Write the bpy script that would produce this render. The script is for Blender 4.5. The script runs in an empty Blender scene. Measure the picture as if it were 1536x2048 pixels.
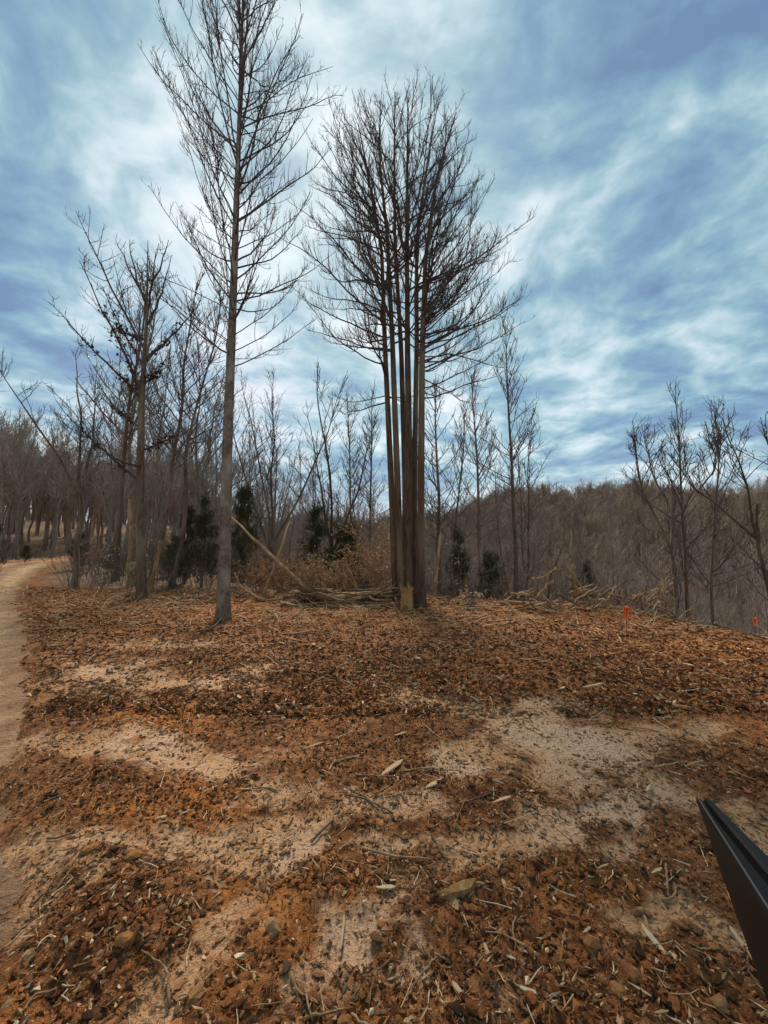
import bpy, math, random
import numpy as np
from mathutils import Vector, Matrix

# ------------------------------------------------------------------ camera, sky, sun, exposure
SC = bpy.context.scene
COL = SC.collection
F = 769.0                                   # focal length in pixels of the 1536x2048 photograph
CAM = np.array([0.0, 0.0, 1.6])
PITCH = math.atan(76.0 / F)
cam_data = bpy.data.cameras.new('camera')
cam_data.sensor_fit = 'VERTICAL'
cam_data.sensor_height = 36.0
cam_data.lens = F / 2048.0 * 36.0
cam_data.clip_start = 0.05
cam_data.clip_end = 3000.0
cam = bpy.data.objects.new('camera', cam_data)
cam.location = CAM
cam.rotation_euler = (math.radians(90) + PITCH, 0, 0)
COL.objects.link(cam)
SC.camera = cam

SUN_AZ = math.radians(-9.0)                 # veiled sun ahead, behind the tall trees
SUN_EL = math.radians(46.0)
SUN_DIR = Vector((math.sin(SUN_AZ) * math.cos(SUN_EL), math.cos(SUN_AZ) * math.cos(SUN_EL), math.sin(SUN_EL)))
sun_data = bpy.data.lights.new('sun', 'SUN')
sun_data.energy = 1.5
sun_data.angle = math.radians(17)
sun_data.color = (1.0, 0.86, 0.68)
sun = bpy.data.objects.new('sun', sun_data)
sun.rotation_euler = (-SUN_DIR).to_track_quat('-Z', 'Y').to_euler()
COL.objects.link(sun)

SC.view_settings.view_transform = 'Standard'
SC.view_settings.look = 'None'
SC.view_settings.gamma = 1.0
SC.view_settings.exposure = 1.9
SC.view_settings.use_curve_mapping = False


class Nodes:
    """small helper to write node trees"""
    def __init__(self, tree):
        self.t = tree
        tree.nodes.clear()

    def n(self, kind, **kw):
        nd = self.t.nodes.new(kind)
        for k, v in kw.items():
            if k == 'inp':
                for i, val in v.items():
                    if isinstance(val, bpy.types.NodeSocket):
                        self.t.links.new(val, nd.inputs[i])
                    else:
                        nd.inputs[i].default_value = val
            else:
                setattr(nd, k, v)
        return nd

    def link(self, a, b):
        self.t.links.new(a, b)

    def math(self, op, a, b=None, clamp=False):
        nd = self.n('ShaderNodeMath', operation=op, use_clamp=clamp)
        for i, v in enumerate((a, b)):
            if v is None:
                continue
            if isinstance(v, bpy.types.NodeSocket):
                self.link(v, nd.inputs[i])
            else:
                nd.inputs[i].default_value = v
        return nd.outputs[0]

    def vmath(self, op, a, b=None):
        nd = self.n('ShaderNodeVectorMath', operation=op)
        for i, v in enumerate((a, b)):
            if v is None:
                continue
            if isinstance(v, bpy.types.NodeSocket):
                self.link(v, nd.inputs[i])
            else:
                nd.inputs[i].default_value = v
        return nd

    def mix(self, fac, a, b, blend='MIX'):
        nd = self.n('ShaderNodeMix', data_type='RGBA', blend_type=blend, clamp_factor=True)
        for i, v in ((0, fac), (6, a), (7, b)):
            if isinstance(v, bpy.types.NodeSocket):
                self.link(v, nd.inputs[i])
            elif i == 0:
                nd.inputs[i].default_value = v
            else:
                nd.inputs[i].default_value = (*v[:3], 1)
        return nd.outputs[2]

    def noise(self, vec, scale, detail=4, rough=0.55, dist=0.0):
        nd = self.n('ShaderNodeTexNoise')
        if vec is not None:
            self.link(vec, nd.inputs['Vector'])
        nd.inputs['Scale'].default_value = scale
        nd.inputs['Detail'].default_value = detail
        nd.inputs['Roughness'].default_value = rough
        nd.inputs['Distortion'].default_value = dist
        return nd

    def ramp(self, fac, stops, interp='LINEAR'):
        nd = self.n('ShaderNodeValToRGB')
        nd.color_ramp.interpolation = interp
        el = nd.color_ramp.elements
        while len(el) < len(stops):
            el.new(0.5)
        for e, (p, c) in zip(el, stops):
            e.position = p
            e.color = (*c, 1) if len(c) == 3 else c
        self.link(fac, nd.inputs[0])
        return nd.outputs[0]

    def maprange(self, v, a, b, c=0.0, d=1.0, smooth=False):
        nd = self.n('ShaderNodeMapRange', clamp=True)
        if smooth:
            nd.interpolation_type = 'SMOOTHSTEP'
        self.link(v, nd.inputs[0])
        for i, x in enumerate((a, b, c, d)):
            nd.inputs[i + 1].default_value = x
        return nd.outputs[0]


world = bpy.data.worlds.new('World')
SC.world = world
world.use_nodes = True
W = Nodes(world.node_tree)
tc = W.n('ShaderNodeTexCoord')
dirv = W.vmath('NORMALIZE', tc.outputs['Generated']).outputs[0]
sep = W.n('ShaderNodeSeparateXYZ', inp={0: dirv})
zc = W.math('MAXIMUM', sep.outputs[2], 0.0)
den = W.math('ADD', zc, 0.16)
px_ = W.math('DIVIDE', sep.outputs[0], den)
py_ = W.math('DIVIDE', sep.outputs[1], den)
plane = W.n('ShaderNodeCombineXYZ', inp={0: px_, 1: py_, 2: 3.7}).outputs[0]
# streets of stratocumulus drawn out along the view
warp = W.noise(plane, 0.9, 3, 0.5)
wv = W.vmath('SUBTRACT', warp.outputs['Color'], (0.5, 0.5, 0.5)).outputs[0]
ws = W.vmath('SCALE', wv)
ws.inputs[3].default_value = 0.5
pw = W.vmath('ADD', plane, ws.outputs[0]).outputs[0]
pst = W.vmath('MULTIPLY', pw, (1.0, 0.72, 1.0)).outputs[0]
na = W.noise(pst, 1.15, 6, 0.55, 0.2).outputs[0]
nb = W.noise(W.vmath('MULTIPLY', pw, (1.0, 1.1, 1.0)).outputs[0], 3.9, 5, 0.5, 0.35).outputs[0]
nc = W.noise(plane, 0.55, 2, 0.5).outputs[0]
cl = W.math('ADD', W.math('MULTIPLY', na, 0.47), W.math('MULTIPLY', nb, 0.53))
nd_ = W.noise(W.vmath('MULTIPLY', pw, (1.0, 1.1, 1.0)).outputs[0], 10.5, 5, 0.55, 0.3).outputs[0]
cl = W.math('ADD', W.math('MULTIPLY', cl, 0.84), W.math('MULTIPLY', nd_, 0.16))
sund = W.vmath('DOT_PRODUCT', dirv, tuple(SUN_DIR)).outputs[1]
glow = W.maprange(sund, 0.80, 1.0, 0, 1, True)
cl2 = W.math('ADD', cl, W.math('MULTIPLY', glow, 0.03))
cloud = W.ramp(cl2, [(0.40, (0.145, 0.25, 0.41)), (0.455, (0.20, 0.36, 0.50)), (0.49, (0.27, 0.455, 0.54)),
                     (0.525, (0.39, 0.57, 0.635)), (0.57, (0.60, 0.735, 0.785)), (0.64, (0.83, 0.90, 0.92))])
lav = W.maprange(nc, 0.50, 0.66, 0, 0.40, True)
cloud = W.mix(lav, cloud, W.mix(0.5, cloud, (0.47, 0.47, 0.68)))
haze = W.maprange(sep.outputs[2], 0.0, 0.24, 0.75, 0.0, True)
cloud = W.mix(haze, cloud, (0.66, 0.72, 0.78))
sky = W.n('ShaderNodeTexSky', sky_type='NISHITA', sun_disc=False, sun_elevation=SUN_EL, sun_rotation=SUN_AZ)
cloud10 = W.vmath('SCALE', cloud)
cloud10.inputs[3].default_value = 5.65
skymix = W.mix(0.90, sky.outputs[0], cloud10.outputs[0])
bg = W.n('ShaderNodeBackground', inp={0: skymix, 1: 0.05})
out = W.n('ShaderNodeOutputWorld')
W.link(bg.outputs[0], out.inputs[0])

# ------------------------------------------------------------------ numbers: noise, terrain, rays
rng = np.random.default_rng(7)
random.seed(7)


def perlin(x, y, seed=0):
    x = np.asarray(x, float); y = np.asarray(y, float)
    xi = np.floor(x).astype(np.int64); yi = np.floor(y).astype(np.int64)
    xf = x - xi; yf = y - yi

    def g(ix, iy, dx, dy):
        h = (ix * 374761393 + iy * 668265263 + seed * 974634777) & 0x7fffffff
        h = ((h ^ (h >> 13)) * 1274126177) & 0x7fffffff
        a = (h ^ (h >> 16)) % 4096 * (2 * math.pi / 4096)
        return np.cos(a) * dx + np.sin(a) * dy
    u = xf * xf * xf * (xf * (xf * 6 - 15) + 10); v = yf * yf * yf * (yf * (yf * 6 - 15) + 10)
    a = g(xi, yi, xf, yf); b = g(xi + 1, yi, xf - 1, yf)
    c = g(xi, yi + 1, xf, yf - 1); d = g(xi + 1, yi + 1, xf - 1, yf - 1)
    return (a + (b - a) * u) * (1 - v) + (c + (d - c) * u) * v


def fbm(x, y, s, oct=4, seed=0, gain=0.5):
    t = 0; a = 1; f = 1.0 / s
    for k in range(oct):
        t = t + a * perlin(x * f + 13.7 * k, y * f - 7.1 * k, seed + k)
        a *= gain; f *= 2.03
    return t


def sstep(a, b, x):
    t = np.clip((np.asarray(x, float) - a) / (b - a), 0, 1)
    return t * t * (3 - 2 * t)


EDGE = np.array([(9.5, -60), (7.6, 4), (7.1, 7), (6.6, 9), (5.4, 10.8), (3.2, 12.2), (0.5, 13.2), (-3, 14.5),
                 (-7, 17.5), (-13, 26), (-20, 42), (-48, 100), (-90, 200)], float)


def seg_dist(x, y, poly, signed=False):
    x = np.asarray(x, float); y = np.asarray(y, float)
    best = np.full(x.shape, 1e9); sgn = np.ones(x.shape); par = np.zeros(x.shape); acc = 0
    for (ax, ay), (bx, by) in zip(poly[:-1], poly[1:]):
        dx, dy = bx - ax, by - ay
        L = math.hypot(dx, dy)
        t = np.clip(((x - ax) * dx + (y - ay) * dy) / (L * L), 0, 1)
        d = np.hypot(x - ax - t * dx, y - ay - t * dy)
        m = d < best
        best = np.where(m, d, best)
        cr = dx * (y - ay) - dy * (x - ax)
        sgn = np.where(m, np.where(cr > 0, -1.0, 1.0), sgn)
        par = np.where(m, acc + t * L, par)
        acc += L
    return (best * sgn if signed else best), par


TRACK = np.array([(1.3, -7.0), (-1.5, -1.0), (-3.78, 2.1), (-8.15, 6.95), (-14.0, 13.0), (-20.6, 22.0), (-26.5, 33), (-31, 46), (-33, 62)], float)
TRACK_HALF = 1.45


def smooth_poly(P, n=8):
    P = np.asarray(P, float); out = []
    Q = np.vstack([2 * P[0] - P[1], P, 2 * P[-1] - P[-2]])
    for i in range(1, len(Q) - 2):
        p0, p1, p2, p3 = Q[i - 1], Q[i], Q[i + 1], Q[i + 2]
        for k in range(n):
            t = k / n
            out.append(0.5 * ((2 * p1) + (-p0 + p2) * t + (2 * p0 - 5 * p1 + 4 * p2 - p3) * t * t + (-p0 + 3 * p1 - 3 * p2 + p3) * t ** 3))
    out.append(P[-1])
    return np.array(out)


TRACK_PTS = smooth_poly(TRACK, 14)
TRACK = smooth_poly(TRACK, 3)


def h_base(x, y):
    x = np.asarray(x, float); y = np.asarray(y, float)
    sd, _ = seg_dist(x, y, EDGE, True)
    s = np.maximum(sd, 0)
    r = np.hypot(x, y)
    az = np.degrees(np.arctan2(x, np.maximum(y, 1e-3)))
    z = -13.0 * (1 - np.exp(-(s ** 1.25) / 34.0))
    ridge = 3.0 + 11.6 * sstep(4, 19, az) - 4.5 * sstep(27, 42, az) + 1.2 * np.sin(az * 0.42) + 0.8 * np.sin(az * 1.1 + 1)
    up = sstep(52, 175, r) * sstep(5, 40, sd)
    z = z + up * (ridge + 13.0)
    z = z - 14 * sstep(180, 420, r) * sstep(5, 40, sd)
    # the ground lifts gently towards the woods where the track goes
    z = z + 0.85 * sstep(9, 30, -x * 0.75 + y * 0.5) * (1 - sstep(-2, 10, sd))
    z = z + 0.10 * fbm(x, y, 9.0, 3, 3) * (1 - sstep(30, 60, r)) + 1.0 * fbm(x, y, 30.0, 3, 5) * sstep(8, 40, s)
    z = z + 6.0 * sstep(45, 95, r) * sstep(-14, -26, az) * sstep(6, -6, sd)
    # spoil heaped under the slash pile at the brink
    for mx, my, sx, sy, a in ((5.6, 10.0, 1.2, 0.7, 0.13), (4.0, 10.9, 1.2, 0.7, 0.06), (-2.4, 12.5, 1.2, 0.7, 0.25)):
        z = z + a * np.exp(-((x - mx) / sx) ** 2 - ((y - my) / sy) ** 2)
    return z


FWD = np.array([0, math.cos(PITCH), math.sin(PITCH)])
UPV = np.array([0, -math.sin(PITCH), math.cos(PITCH)])


def ray(px, py):
    return FWD + np.array([1.0, 0, 0]) * ((px - 768) / F) + UPV * ((1024 - py) / F)


def P(px, py, Y):
    d = ray(px, py)
    return CAM + d * (Y / d[1])


_G = {}


def G(px, py, Ymax=60.0):
    """the point of the terrain seen at a place of the photograph"""
    if (px, py) not in _G:
        d = ray(px, py); d = d / d[1]
        Ys = np.geomspace(0.5, Ymax, 1500)
        z = CAM[2] + d[2] * Ys - h_base(d[0] * Ys, Ys)
        k = int(np.argmax(z <= 0)) if (z <= 0).any() else len(Ys) - 1
        if k > 0 and z[k] <= 0:
            y = Ys[k - 1] + (Ys[k] - Ys[k - 1]) * z[k - 1] / (z[k - 1] - z[k])
        else:
            y = Ys[k]
        _G[(px, py)] = CAM + d * y
    return _G[(px, py)].copy()


def H(x, y):
    return float(h_base(x, y))


# soil patches, as (x pixel, y pixel, half width, half height, strength), turned into places on the ground
def patch_mask(x, y, items, seed):
    wa = 0.16 + 0.06 * y
    wx = x + wa * fbm(x, y, 0.5, 4, seed, .6); wy = y + wa * fbm(x, y, 0.5, 4, seed + 9, .6)
    m = np.zeros(np.shape(x))
    for cx, cy, rx, ry, a in items:
        c = G(cx, cy); e = G(cx + rx, cy); t = G(cx, cy - ry)
        sx = max(abs(e[0] - c[0]), 0.05); sy = max(abs(t[1] - c[1]), 0.05)
        q = ((wx - c[0] - (y - c[1]) * c[0] / max(c[1], .5) * 0.5) / sx) ** 2 + ((wy - c[1]) / sy) ** 2
        m = np.maximum(m, a * np.exp(-(q * .75) ** 1.3))
    return m


PALE = [(1005, 1430, 60, 26, 1), (1060, 1465, 110, 30, 1), (1150, 1490, 130, 34, 1), (1390, 1455, 50, 14, 1), (960, 1520, 80, 34, .8),
        (1110, 1415, 70, 26, .7), (1120, 1540, 80, 30, .7), (1270, 1465, 90, 20, .8),
        (220, 1350, 120, 30, .7), (430, 1365, 80, 20, .8), (190, 1490, 220, 18, .7), (400, 1510, 140, 18, .6), (1110, 1655, 100, 34, .9),
        (570, 1690, 80, 36, .9), (300, 1690, 260, 22, .8), (90, 1730, 120, 44, .8), (440, 1860, 70, 44, .9), (310, 1960, 60, 50, .8),
        (720, 1850, 44, 40, .9), (1380, 1820, 60, 46, .8), (850, 1700, 110, 26, .7), (1510, 1650, 60, 40, .8), (560, 1590, 110, 20, .5),
        (830, 1900, 60, 30, .6), (690, 1610, 120, 16, .5), (800, 1390, 60, 12, .7), (330, 1290, 140, 12, .5), (1030, 1950, 60, 40, .4), (640, 1950, 40, 40, .5)]
BANDS = [([(0, 1690), (250, 1682), (480, 1700), (620, 1640), (860, 1600)], .15), ([(300, 2040), (420, 1880), (560, 1720), (630, 1650)], .12),
         ([(640, 1960), (740, 1830), (900, 1720), (1110, 1660), (1300, 1600), (1530, 1640)], .13), ([(790, 1388), (1000, 1440), (1180, 1520), (1300, 1570)], .20),
         ([(940, 1525), (1090, 1470), (1270, 1470), (1430, 1450)], .17), ([(50, 1478), (250, 1495), (420, 1520), (560, 1590)], .18), ([(170, 1375), (430, 1362), (520, 1335)], .26),
         ([(1536, 1900), (1380, 1820), (1260, 1840)], .10), ([(60, 1840), (110, 1740), (200, 1690)], .12)]
ORANGE = [(300, 1440, 110, 40, 1), (345, 1600, 140, 44, 1), (1000, 1350, 110, 30, .8), (540, 1810, 60, 46, .9), (470, 1212, 70, 14, .9),
          (1090, 1345, 120, 24, .6), (1480, 1440, 100, 50, .5), (700, 1400, 120, 30, .5), (1180, 1780, 120, 60, .6), (450, 1970, 80, 60, .7), (1450, 1300, 140, 20, .6),
          (640, 1780, 100, 80, .5), (60, 2000, 70, 60, .6), (760, 2000, 100, 50, .4)]
DARK = [(720, 1330, 280, 44, 1), (480, 1430, 120, 36, 1), (150, 1420, 60, 60, .8), (180, 1850, 180, 80, .9), (1250, 1320, 260, 50, .8),
        (850, 1470, 110, 60, .7), (1180, 1740, 160, 60, .8), (900, 1800, 140, 60, .6), (260, 1550, 120, 30, .7), (1380, 1560, 120, 50, .7), (930, 1290, 400, 30, .7), (800, 1640, 160, 60, .6), (600, 2020, 140, 40, .7), (1100, 2000, 200, 50, .7), (300, 1260, 250, 20, .5)]


def band_mask(x, y):
    wx = x + 0.12 * fbm(x, y, 0.35, 3, 151); wy = y + 0.12 * fbm(x, y, 0.35, 3, 152)
    m = np.zeros(np.shape(x))
    for pix, w in BANDS:
        d, _ = seg_dist(wx, wy, smooth_poly([G(*q)[:2] for q in pix], 3))
        m = np.maximum(m, np.exp(-(d / w) ** 2))
    return m * np.clip(.75 + 1.1 * fbm(x, y, 0.6, 3, 153), 0, 1)


def track_info(x, y):
    sdist, par = seg_dist(x, y, TRACK, True)
    return np.abs(sdist), sdist, par


def masks(x, y):
    return np.maximum(patch_mask(x, y, PALE, 21), .9 * band_mask(x, y)), patch_mask(x, y, ORANGE, 41), patch_mask(x, y, DARK, 61)


def h_full(x, y, mk=None):
    z = h_base(x, y)
    r = np.hypot(x, y)
    if mk is None:
        mk = masks(x, y)
    pale, orange, dark = mk
    rough = np.clip(1.0 - 0.85 * pale + 0.35 * dark, 0.1, 1.4)
    d, sdist, par = track_info(x, y)
    rim = 0.25 * fbm(x, y, 0.8, 3, 71)
    cut = 1 - sstep(TRACK_HALF - 0.25 + rim, TRACK_HALF + 0.12 + rim, d)
    rough = rough * (1 - cut)
    near = 1 - sstep(25, 50, r)
    near2 = 1 - sstep(7, 14, r)
    n1 = fbm(x, y, 0.55, 3, 11)
    n2 = np.abs(fbm(x, y, 0.16, 3, 17))
    n3 = fbm(x, y, 0.06, 2, 23)
    z = z + near * 0.045 * n1 * (0.4 + 0.6 * rough) + near2 * rough * (0.055 * n2 + 0.016 * n3)
    # tyre lugs pressed into the bare clay
    ang = 0.55
    u = x * math.cos(ang) + y * math.sin(ang)
    lug = np.sin(u * 40 + 1.5 * np.sin((y - x) * 14)) * np.clip(pale - 0.35, 0, 1) * near2
    z = z + 0.011 * lug - 0.02 * pale * near2
    z = z - 0.10 * cut * (1 - sstep(40, 60, r)) * sstep(-9, -6, y)
    return z


# ------------------------------------------------------------------ building helpers
def mesh_np(name, V, F4=None, F3=None, smooth=True, colors=None):
    V = np.ascontiguousarray(V, np.float32)
    me = bpy.data.meshes.new(name)
    loops = []; starts = []; n = 0
    if F4 is not None and len(F4):
        F4 = np.asarray(F4, np.int32); loops.append(F4.ravel()); starts.append(np.arange(len(F4), dtype=np.int32) * 4); n += F4.size
    if F3 is not None and len(F3):
        F3 = np.asarray(F3, np.int32); loops.append(F3.ravel()); starts.append(n + np.arange(len(F3), dtype=np.int32) * 3)
    lp = np.concatenate(loops); st = np.concatenate(starts)
    me.vertices.add(len(V)); me.vertices.foreach_set('co', V.ravel())
    me.loops.add(len(lp)); me.loops.foreach_set('vertex_index', lp)
    me.polygons.add(len(st)); me.polygons.foreach_set('loop_start', st)
    me.polygons.foreach_set('use_smooth', np.full(len(st), smooth, bool))
    me.update(calc_edges=True)
    if colors is not None:
        at = me.color_attributes.new('tone', 'FLOAT_COLOR', 'POINT')
        c = np.ones((len(V), 4), np.float32); c[:, :colors.shape[1]] = colors
        at.data.foreach_set('color', c.ravel())
    return me


def put(name, me, mat, parent=None, label=None, cat=None, group=None, kind=None, loc=None):
    o = bpy.data.objects.new(name, me)
    COL.objects.link(o)
    if mat is not None and me is not None and not me.materials:
        me.materials.append(mat)
    if parent is not None:
        o.parent = parent
    if loc is not None:
        o.location = [float(v) for v in loc]
    tag(o, label, cat, group, kind)
    return o


def tag(o, label=None, cat=None, group=None, kind=None):
    if label: o['label'] = label
    if cat: o['category'] = cat
    if group: o['group'] = group
    if kind: o['kind'] = kind
    return o


def copy_tree(root, group=None, label=None):
    r = root.copy(); COL.objects.link(r)
    if label: r['label'] = label
    if group: r['group'] = group
    for ch in root.children:
        c = ch.copy(); COL.objects.link(c); c.parent = r
        for g_ in ch.children:
            d = g_.copy(); COL.objects.link(d); d.parent = c
    return r


def tubes(pts, rad, sides=3, cap=False):
    """pts (N,K,3), rad (N,K) -> vertices and quads of N tubes"""
    N, K, _ = pts.shape
    tan = np.empty_like(pts)
    tan[:, 1:-1] = pts[:, 2:] - pts[:, :-2]; tan[:, 0] = pts[:, 1] - pts[:, 0]; tan[:, -1] = pts[:, -1] - pts[:, -2]
    tan /= np.linalg.norm(tan, axis=2, keepdims=True) + 1e-9
    mean = tan.mean(axis=1, keepdims=True)
    ref = np.where(np.abs(mean[..., 2:3]) > 0.8, np.array([1.0, 0.1, 0]), np.array([0.05, 0.1, 1.0]))
    u = np.cross(tan, np.broadcast_to(ref, tan.shape)); u /= np.linalg.norm(u, axis=2, keepdims=True) + 1e-9
    v = np.cross(tan, u)
    a = np.arange(sides) * 2 * math.pi / sides
    V = pts[:, :, None, :] + rad[:, :, None, None] * (u[:, :, None, :] * np.cos(a)[None, None, :, None] + v[:, :, None, :] * np.sin(a)[None, None, :, None])
    idx = np.arange(N * K * sides).reshape(N, K, sides)
    nx = np.roll(idx, -1, axis=2)
    Q = np.stack([idx[:, :-1], nx[:, :-1], nx[:, 1:], idx[:, 1:]], axis=-1).reshape(-1, 4)
    return V.reshape(-1, 3), Q


class Acc:
    """collects vertices, quads, triangles (and tones) into one mesh"""
    def __init__(self):
        self.V = []; self.Q = []; self.T = []; self.C = []; self.n = 0

    def add(self, V, Q=None, T=None, C=None):
        self.V.append(V)
        if Q is not None and len(Q): self.Q.append(np.asarray(Q) + self.n)
        if T is not None and len(T): self.T.append(np.asarray(T) + self.n)
        if C is not None: self.C.append(np.broadcast_to(C, (len(V), 3)))
        self.n += len(V)

    def tubes(self, pts, rad, sides=3):
        if len(pts):
            V, Q = tubes(pts, rad, sides); self.add(V, Q)

    def mesh(self, name, smooth=True):
        return mesh_np(name, np.concatenate(self.V), np.concatenate(self.Q) if self.Q else None,
                       np.concatenate(self.T) if self.T else None, smooth, np.concatenate(self.C) if self.C else None)


def unit(v):
    return v / (np.linalg.norm(v, axis=-1, keepdims=True) + 1e-9)


def grow(p, d, L, K, trop, wig, R, sag=0.0):
    """grow N shoots in K steps; trop pulls the tips up, sag pulls the first half down"""
    N = len(p)
    pts = np.empty((N, K + 1, 3)); pts[:, 0] = p
    d = unit(d.copy())
    step = (np.asarray(L) / K).reshape(-1, 1) * np.ones((N, 1))
    trop = np.asarray(trop).reshape(-1, 1) * np.ones((N, 1))
    for k in range(K):
        d = d + R.normal(0, wig, (N, 3))
        d[:, 2] += (trop[:, 0] / K) - (sag / K if k < K / 2 else 0)
        d = unit(d)
        pts[:, k + 1] = pts[:, k] + d * step
    return pts


def at_t(pts, t):
    N, K, _ = pts.shape
    f = np.clip(t, 0, 0.9999) * (K - 1)
    i = f.astype(int); w = (f - i)[:, None]
    ar = np.arange(N)
    a, b = pts[ar, i], pts[ar, i + 1]
    return a * (1 - w) + b * w, unit(b - a)


def offshoot(pts, per, t0, t1, ang, angsd, R, upbias=0.0, flat=0.0):
    """side shoots of N parents: start points, directions, parent index, place along the parent"""
    N = len(pts)
    par = np.repeat(np.arange(N), per)
    t = R.uniform(t0, t1, len(par))
    p, d = at_t(pts[par], t)
    rv = unit(R.normal(0, 1, (len(par), 3)) * np.array([1, 1, 1 - flat]))
    side = unit(rv - (rv * d).sum(1, keepdims=True) * d)
    a = np.radians(R.normal(ang, angsd, len(par)))[:, None]
    nd = d * np.cos(a) + side * np.sin(a)
    nd[:, 2] += upbias
    return p, unit(nd), par, t


def taper(N, K, r0, r1, power=1.0):
    t = (np.linspace(0, 1, K) ** power)[None, :]
    r0 = np.asarray(r0).reshape(-1, 1) * np.ones((N, 1)); r1 = np.asarray(r1).reshape(-1, 1) * np.ones((N, 1))
    return r0 * (1 - t) + r1 * t


# ------------------------------------------------------------------ materials
def material(name, build, rough=0.9, spec=0.2):
    m = bpy.data.materials.new(name)
    m.use_nodes = True
    N = Nodes(m.node_tree)
    b = N.n('ShaderNodeBsdfPrincipled')
    b.inputs['Roughness'].default_value = rough
    b.inputs['Specular IOR Level'].default_value = spec
    o = N.n('ShaderNodeOutputMaterial')
    N.link(b.outputs[0], o.inputs[0])
    build(N, b)
    return m


def bump(N, b, hgt, strength, dist):
    bn = N.n('ShaderNodeBump', inp={'Height': hgt})
    bn.inputs['Strength'].default_value = strength
    bn.inputs['Distance'].default_value = dist
    N.link(bn.outputs[0], b.inputs['Normal'])


def bark(name, dark, light, spot=None, scale=1.0, sx=10, sz=2.0):
    def build(N, b):
        c = N.n('ShaderNodeTexCoord').outputs['Object']
        inf = N.n('ShaderNodeObjectInfo').outputs['Random']
        off = N.n('ShaderNodeCombineXYZ', inp={0: N.math('MULTIPLY', inf, 31.0), 1: 0.0, 2: N.math('MULTIPLY', inf, 17.0)}).outputs[0]
        v = N.vmath('ADD', N.vmath('MULTIPLY', c, (sx, sx, sz)).outputs[0], off).outputs[0]
        n1 = N.noise(v, scale * 1.6, 6, 0.65, 0.4).outputs[0]
        n2 = N.noise(v, scale * 0.25, 3, 0.5).outputs[0]
        col = N.ramp(n1, [(0.32, dark), (0.66, light)])
        if spot:
            col = N.mix(N.maprange(n2, 0.5, 0.68, 0, 0.8), col, spot)
        col = N.mix(N.math('MULTIPLY', inf, 0.35), col, tuple(0.55 * x for x in dark))
        N.link(col, b.inputs['Base Color'])
        bump(N, b, n1, 1.0, 0.03)
    return material(name, build, 0.95, 0.1)


BARK_GREY = bark('bark_grey', (0.075, 0.048, 0.032), (0.25, 0.175, 0.118), (0.34, 0.25, 0.17))
BARK_BROWN = bark('bark_brown', (0.055, 0.032, 0.020), (0.21, 0.135, 0.085), (0.28, 0.19, 0.12), 1.0, 14, 1.6)
BARK_TULIP = bark('bark_tulip', (0.085, 0.058, 0.042), (0.28, 0.21, 0.155), (0.42, 0.34, 0.26), 1.0, 9, 6)
TWIG = bark('twig_bark', (0.055, 0.038, 0.036), (0.16, 0.115, 0.105))
TWIG_GREY = bark('twig_grey', (0.10, 0.075, 0.062), (0.26, 0.20, 0.165))
DEADWOOD = bark('dead_wood', (0.17, 0.09, 0.04), (0.54, 0.35, 0.185), (0.66, 0.48, 0.29), 1.2, 12, 5)
LOGBARK = bark('log_bark', (0.06, 0.036, 0.022), (0.27, 0.18, 0.11), (0.40, 0.29, 0.19), 1.2, 10, 10)
FRESH = bark('fresh_split_wood', (0.34, 0.16, 0.05), (0.68, 0.38, 0.14), (0.74, 0.50, 0.26), 1.4, 22, 3)
TWIG_PALE = bark('twig_pale', (0.17, 0.135, 0.115), (0.42, 0.35, 0.30))
BARK_PALE = bark('bark_pale', (0.13, 0.10, 0.082), (0.36, 0.29, 0.235))
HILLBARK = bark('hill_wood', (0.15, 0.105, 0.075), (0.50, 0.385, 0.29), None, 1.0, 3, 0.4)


def tone_material(name, rough=0.9, spec=0.15, vary=0.35, bumps=True):
    def build(N, b):
        a = N.n('ShaderNodeVertexColor', layer_name='tone').outputs[0]
        c = N.n('ShaderNodeTexCoord').outputs['Object']
        n1 = N.noise(c, 60, 4, 0.6).outputs[0]
        col = N.mix(N.maprange(n1, 0.35, 0.7, 0, vary), a, (0.03, 0.015, 0.008))
        N.link(col, b.inputs['Base Color'])
        if bumps:
            bump(N, b, n1, 0.5, 0.01)
    return material(name, build, rough, spec)


LITTER = tone_material('wood_litter')
LEAF = tone_material('dry_leaf', 0.8, 0.2, 0.2, False)
NEEDLE = tone_material('cedar_spray', 0.85, 0.15, 0.2, False)


def stone_build(N, b):
    c = N.n('ShaderNodeTexCoord').outputs['Object']
    r = N.n('ShaderNodeObjectInfo').outputs['Random']
    n1 = N.noise(c, 40, 5, 0.6).outputs[0]
    base = N.ramp(r, [(0.0, (0.40, 0.17, 0.045)), (0.4, (0.42, 0.22, 0.09)), (0.7, (0.30, 0.115, 0.04)), (1.0, (0.56, 0.36, 0.17))])
    N.link(N.mix(N.maprange(n1, 0.4, 0.65, 0, 0.6), base, (0.10, 0.05, 0.025)), b.inputs['Base Color'])
    bump(N, b, n1, 0.6, 0.01)


STONE = material('stone', stone_build, 0.85, 0.2)


def chip_build(N, b):
    c = N.n('ShaderNodeTexCoord').outputs['Object']
    r = N.n('ShaderNodeObjectInfo').outputs['Random']
    v = N.vmath('MULTIPLY', c, (8, 60, 60)).outputs[0]
    n1 = N.noise(v, 3, 5, 0.6, 0.3).outputs[0]
    base = N.ramp(r, [(0.0, (0.54, 0.35, 0.17)), (0.35, (0.66, 0.48, 0.28)), (0.6, (0.40, 0.22, 0.10)), (0.85, (0.72, 0.57, 0.38)), (1.0, (0.28, 0.14, 0.06))])
    N.link(N.mix(N.maprange(n1, 0.4, 0.7, 0, 0.65), base, (0.16, 0.085, 0.04)), b.inputs['Base Color'])
    bump(N, b, n1, 0.6, 0.006)


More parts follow.
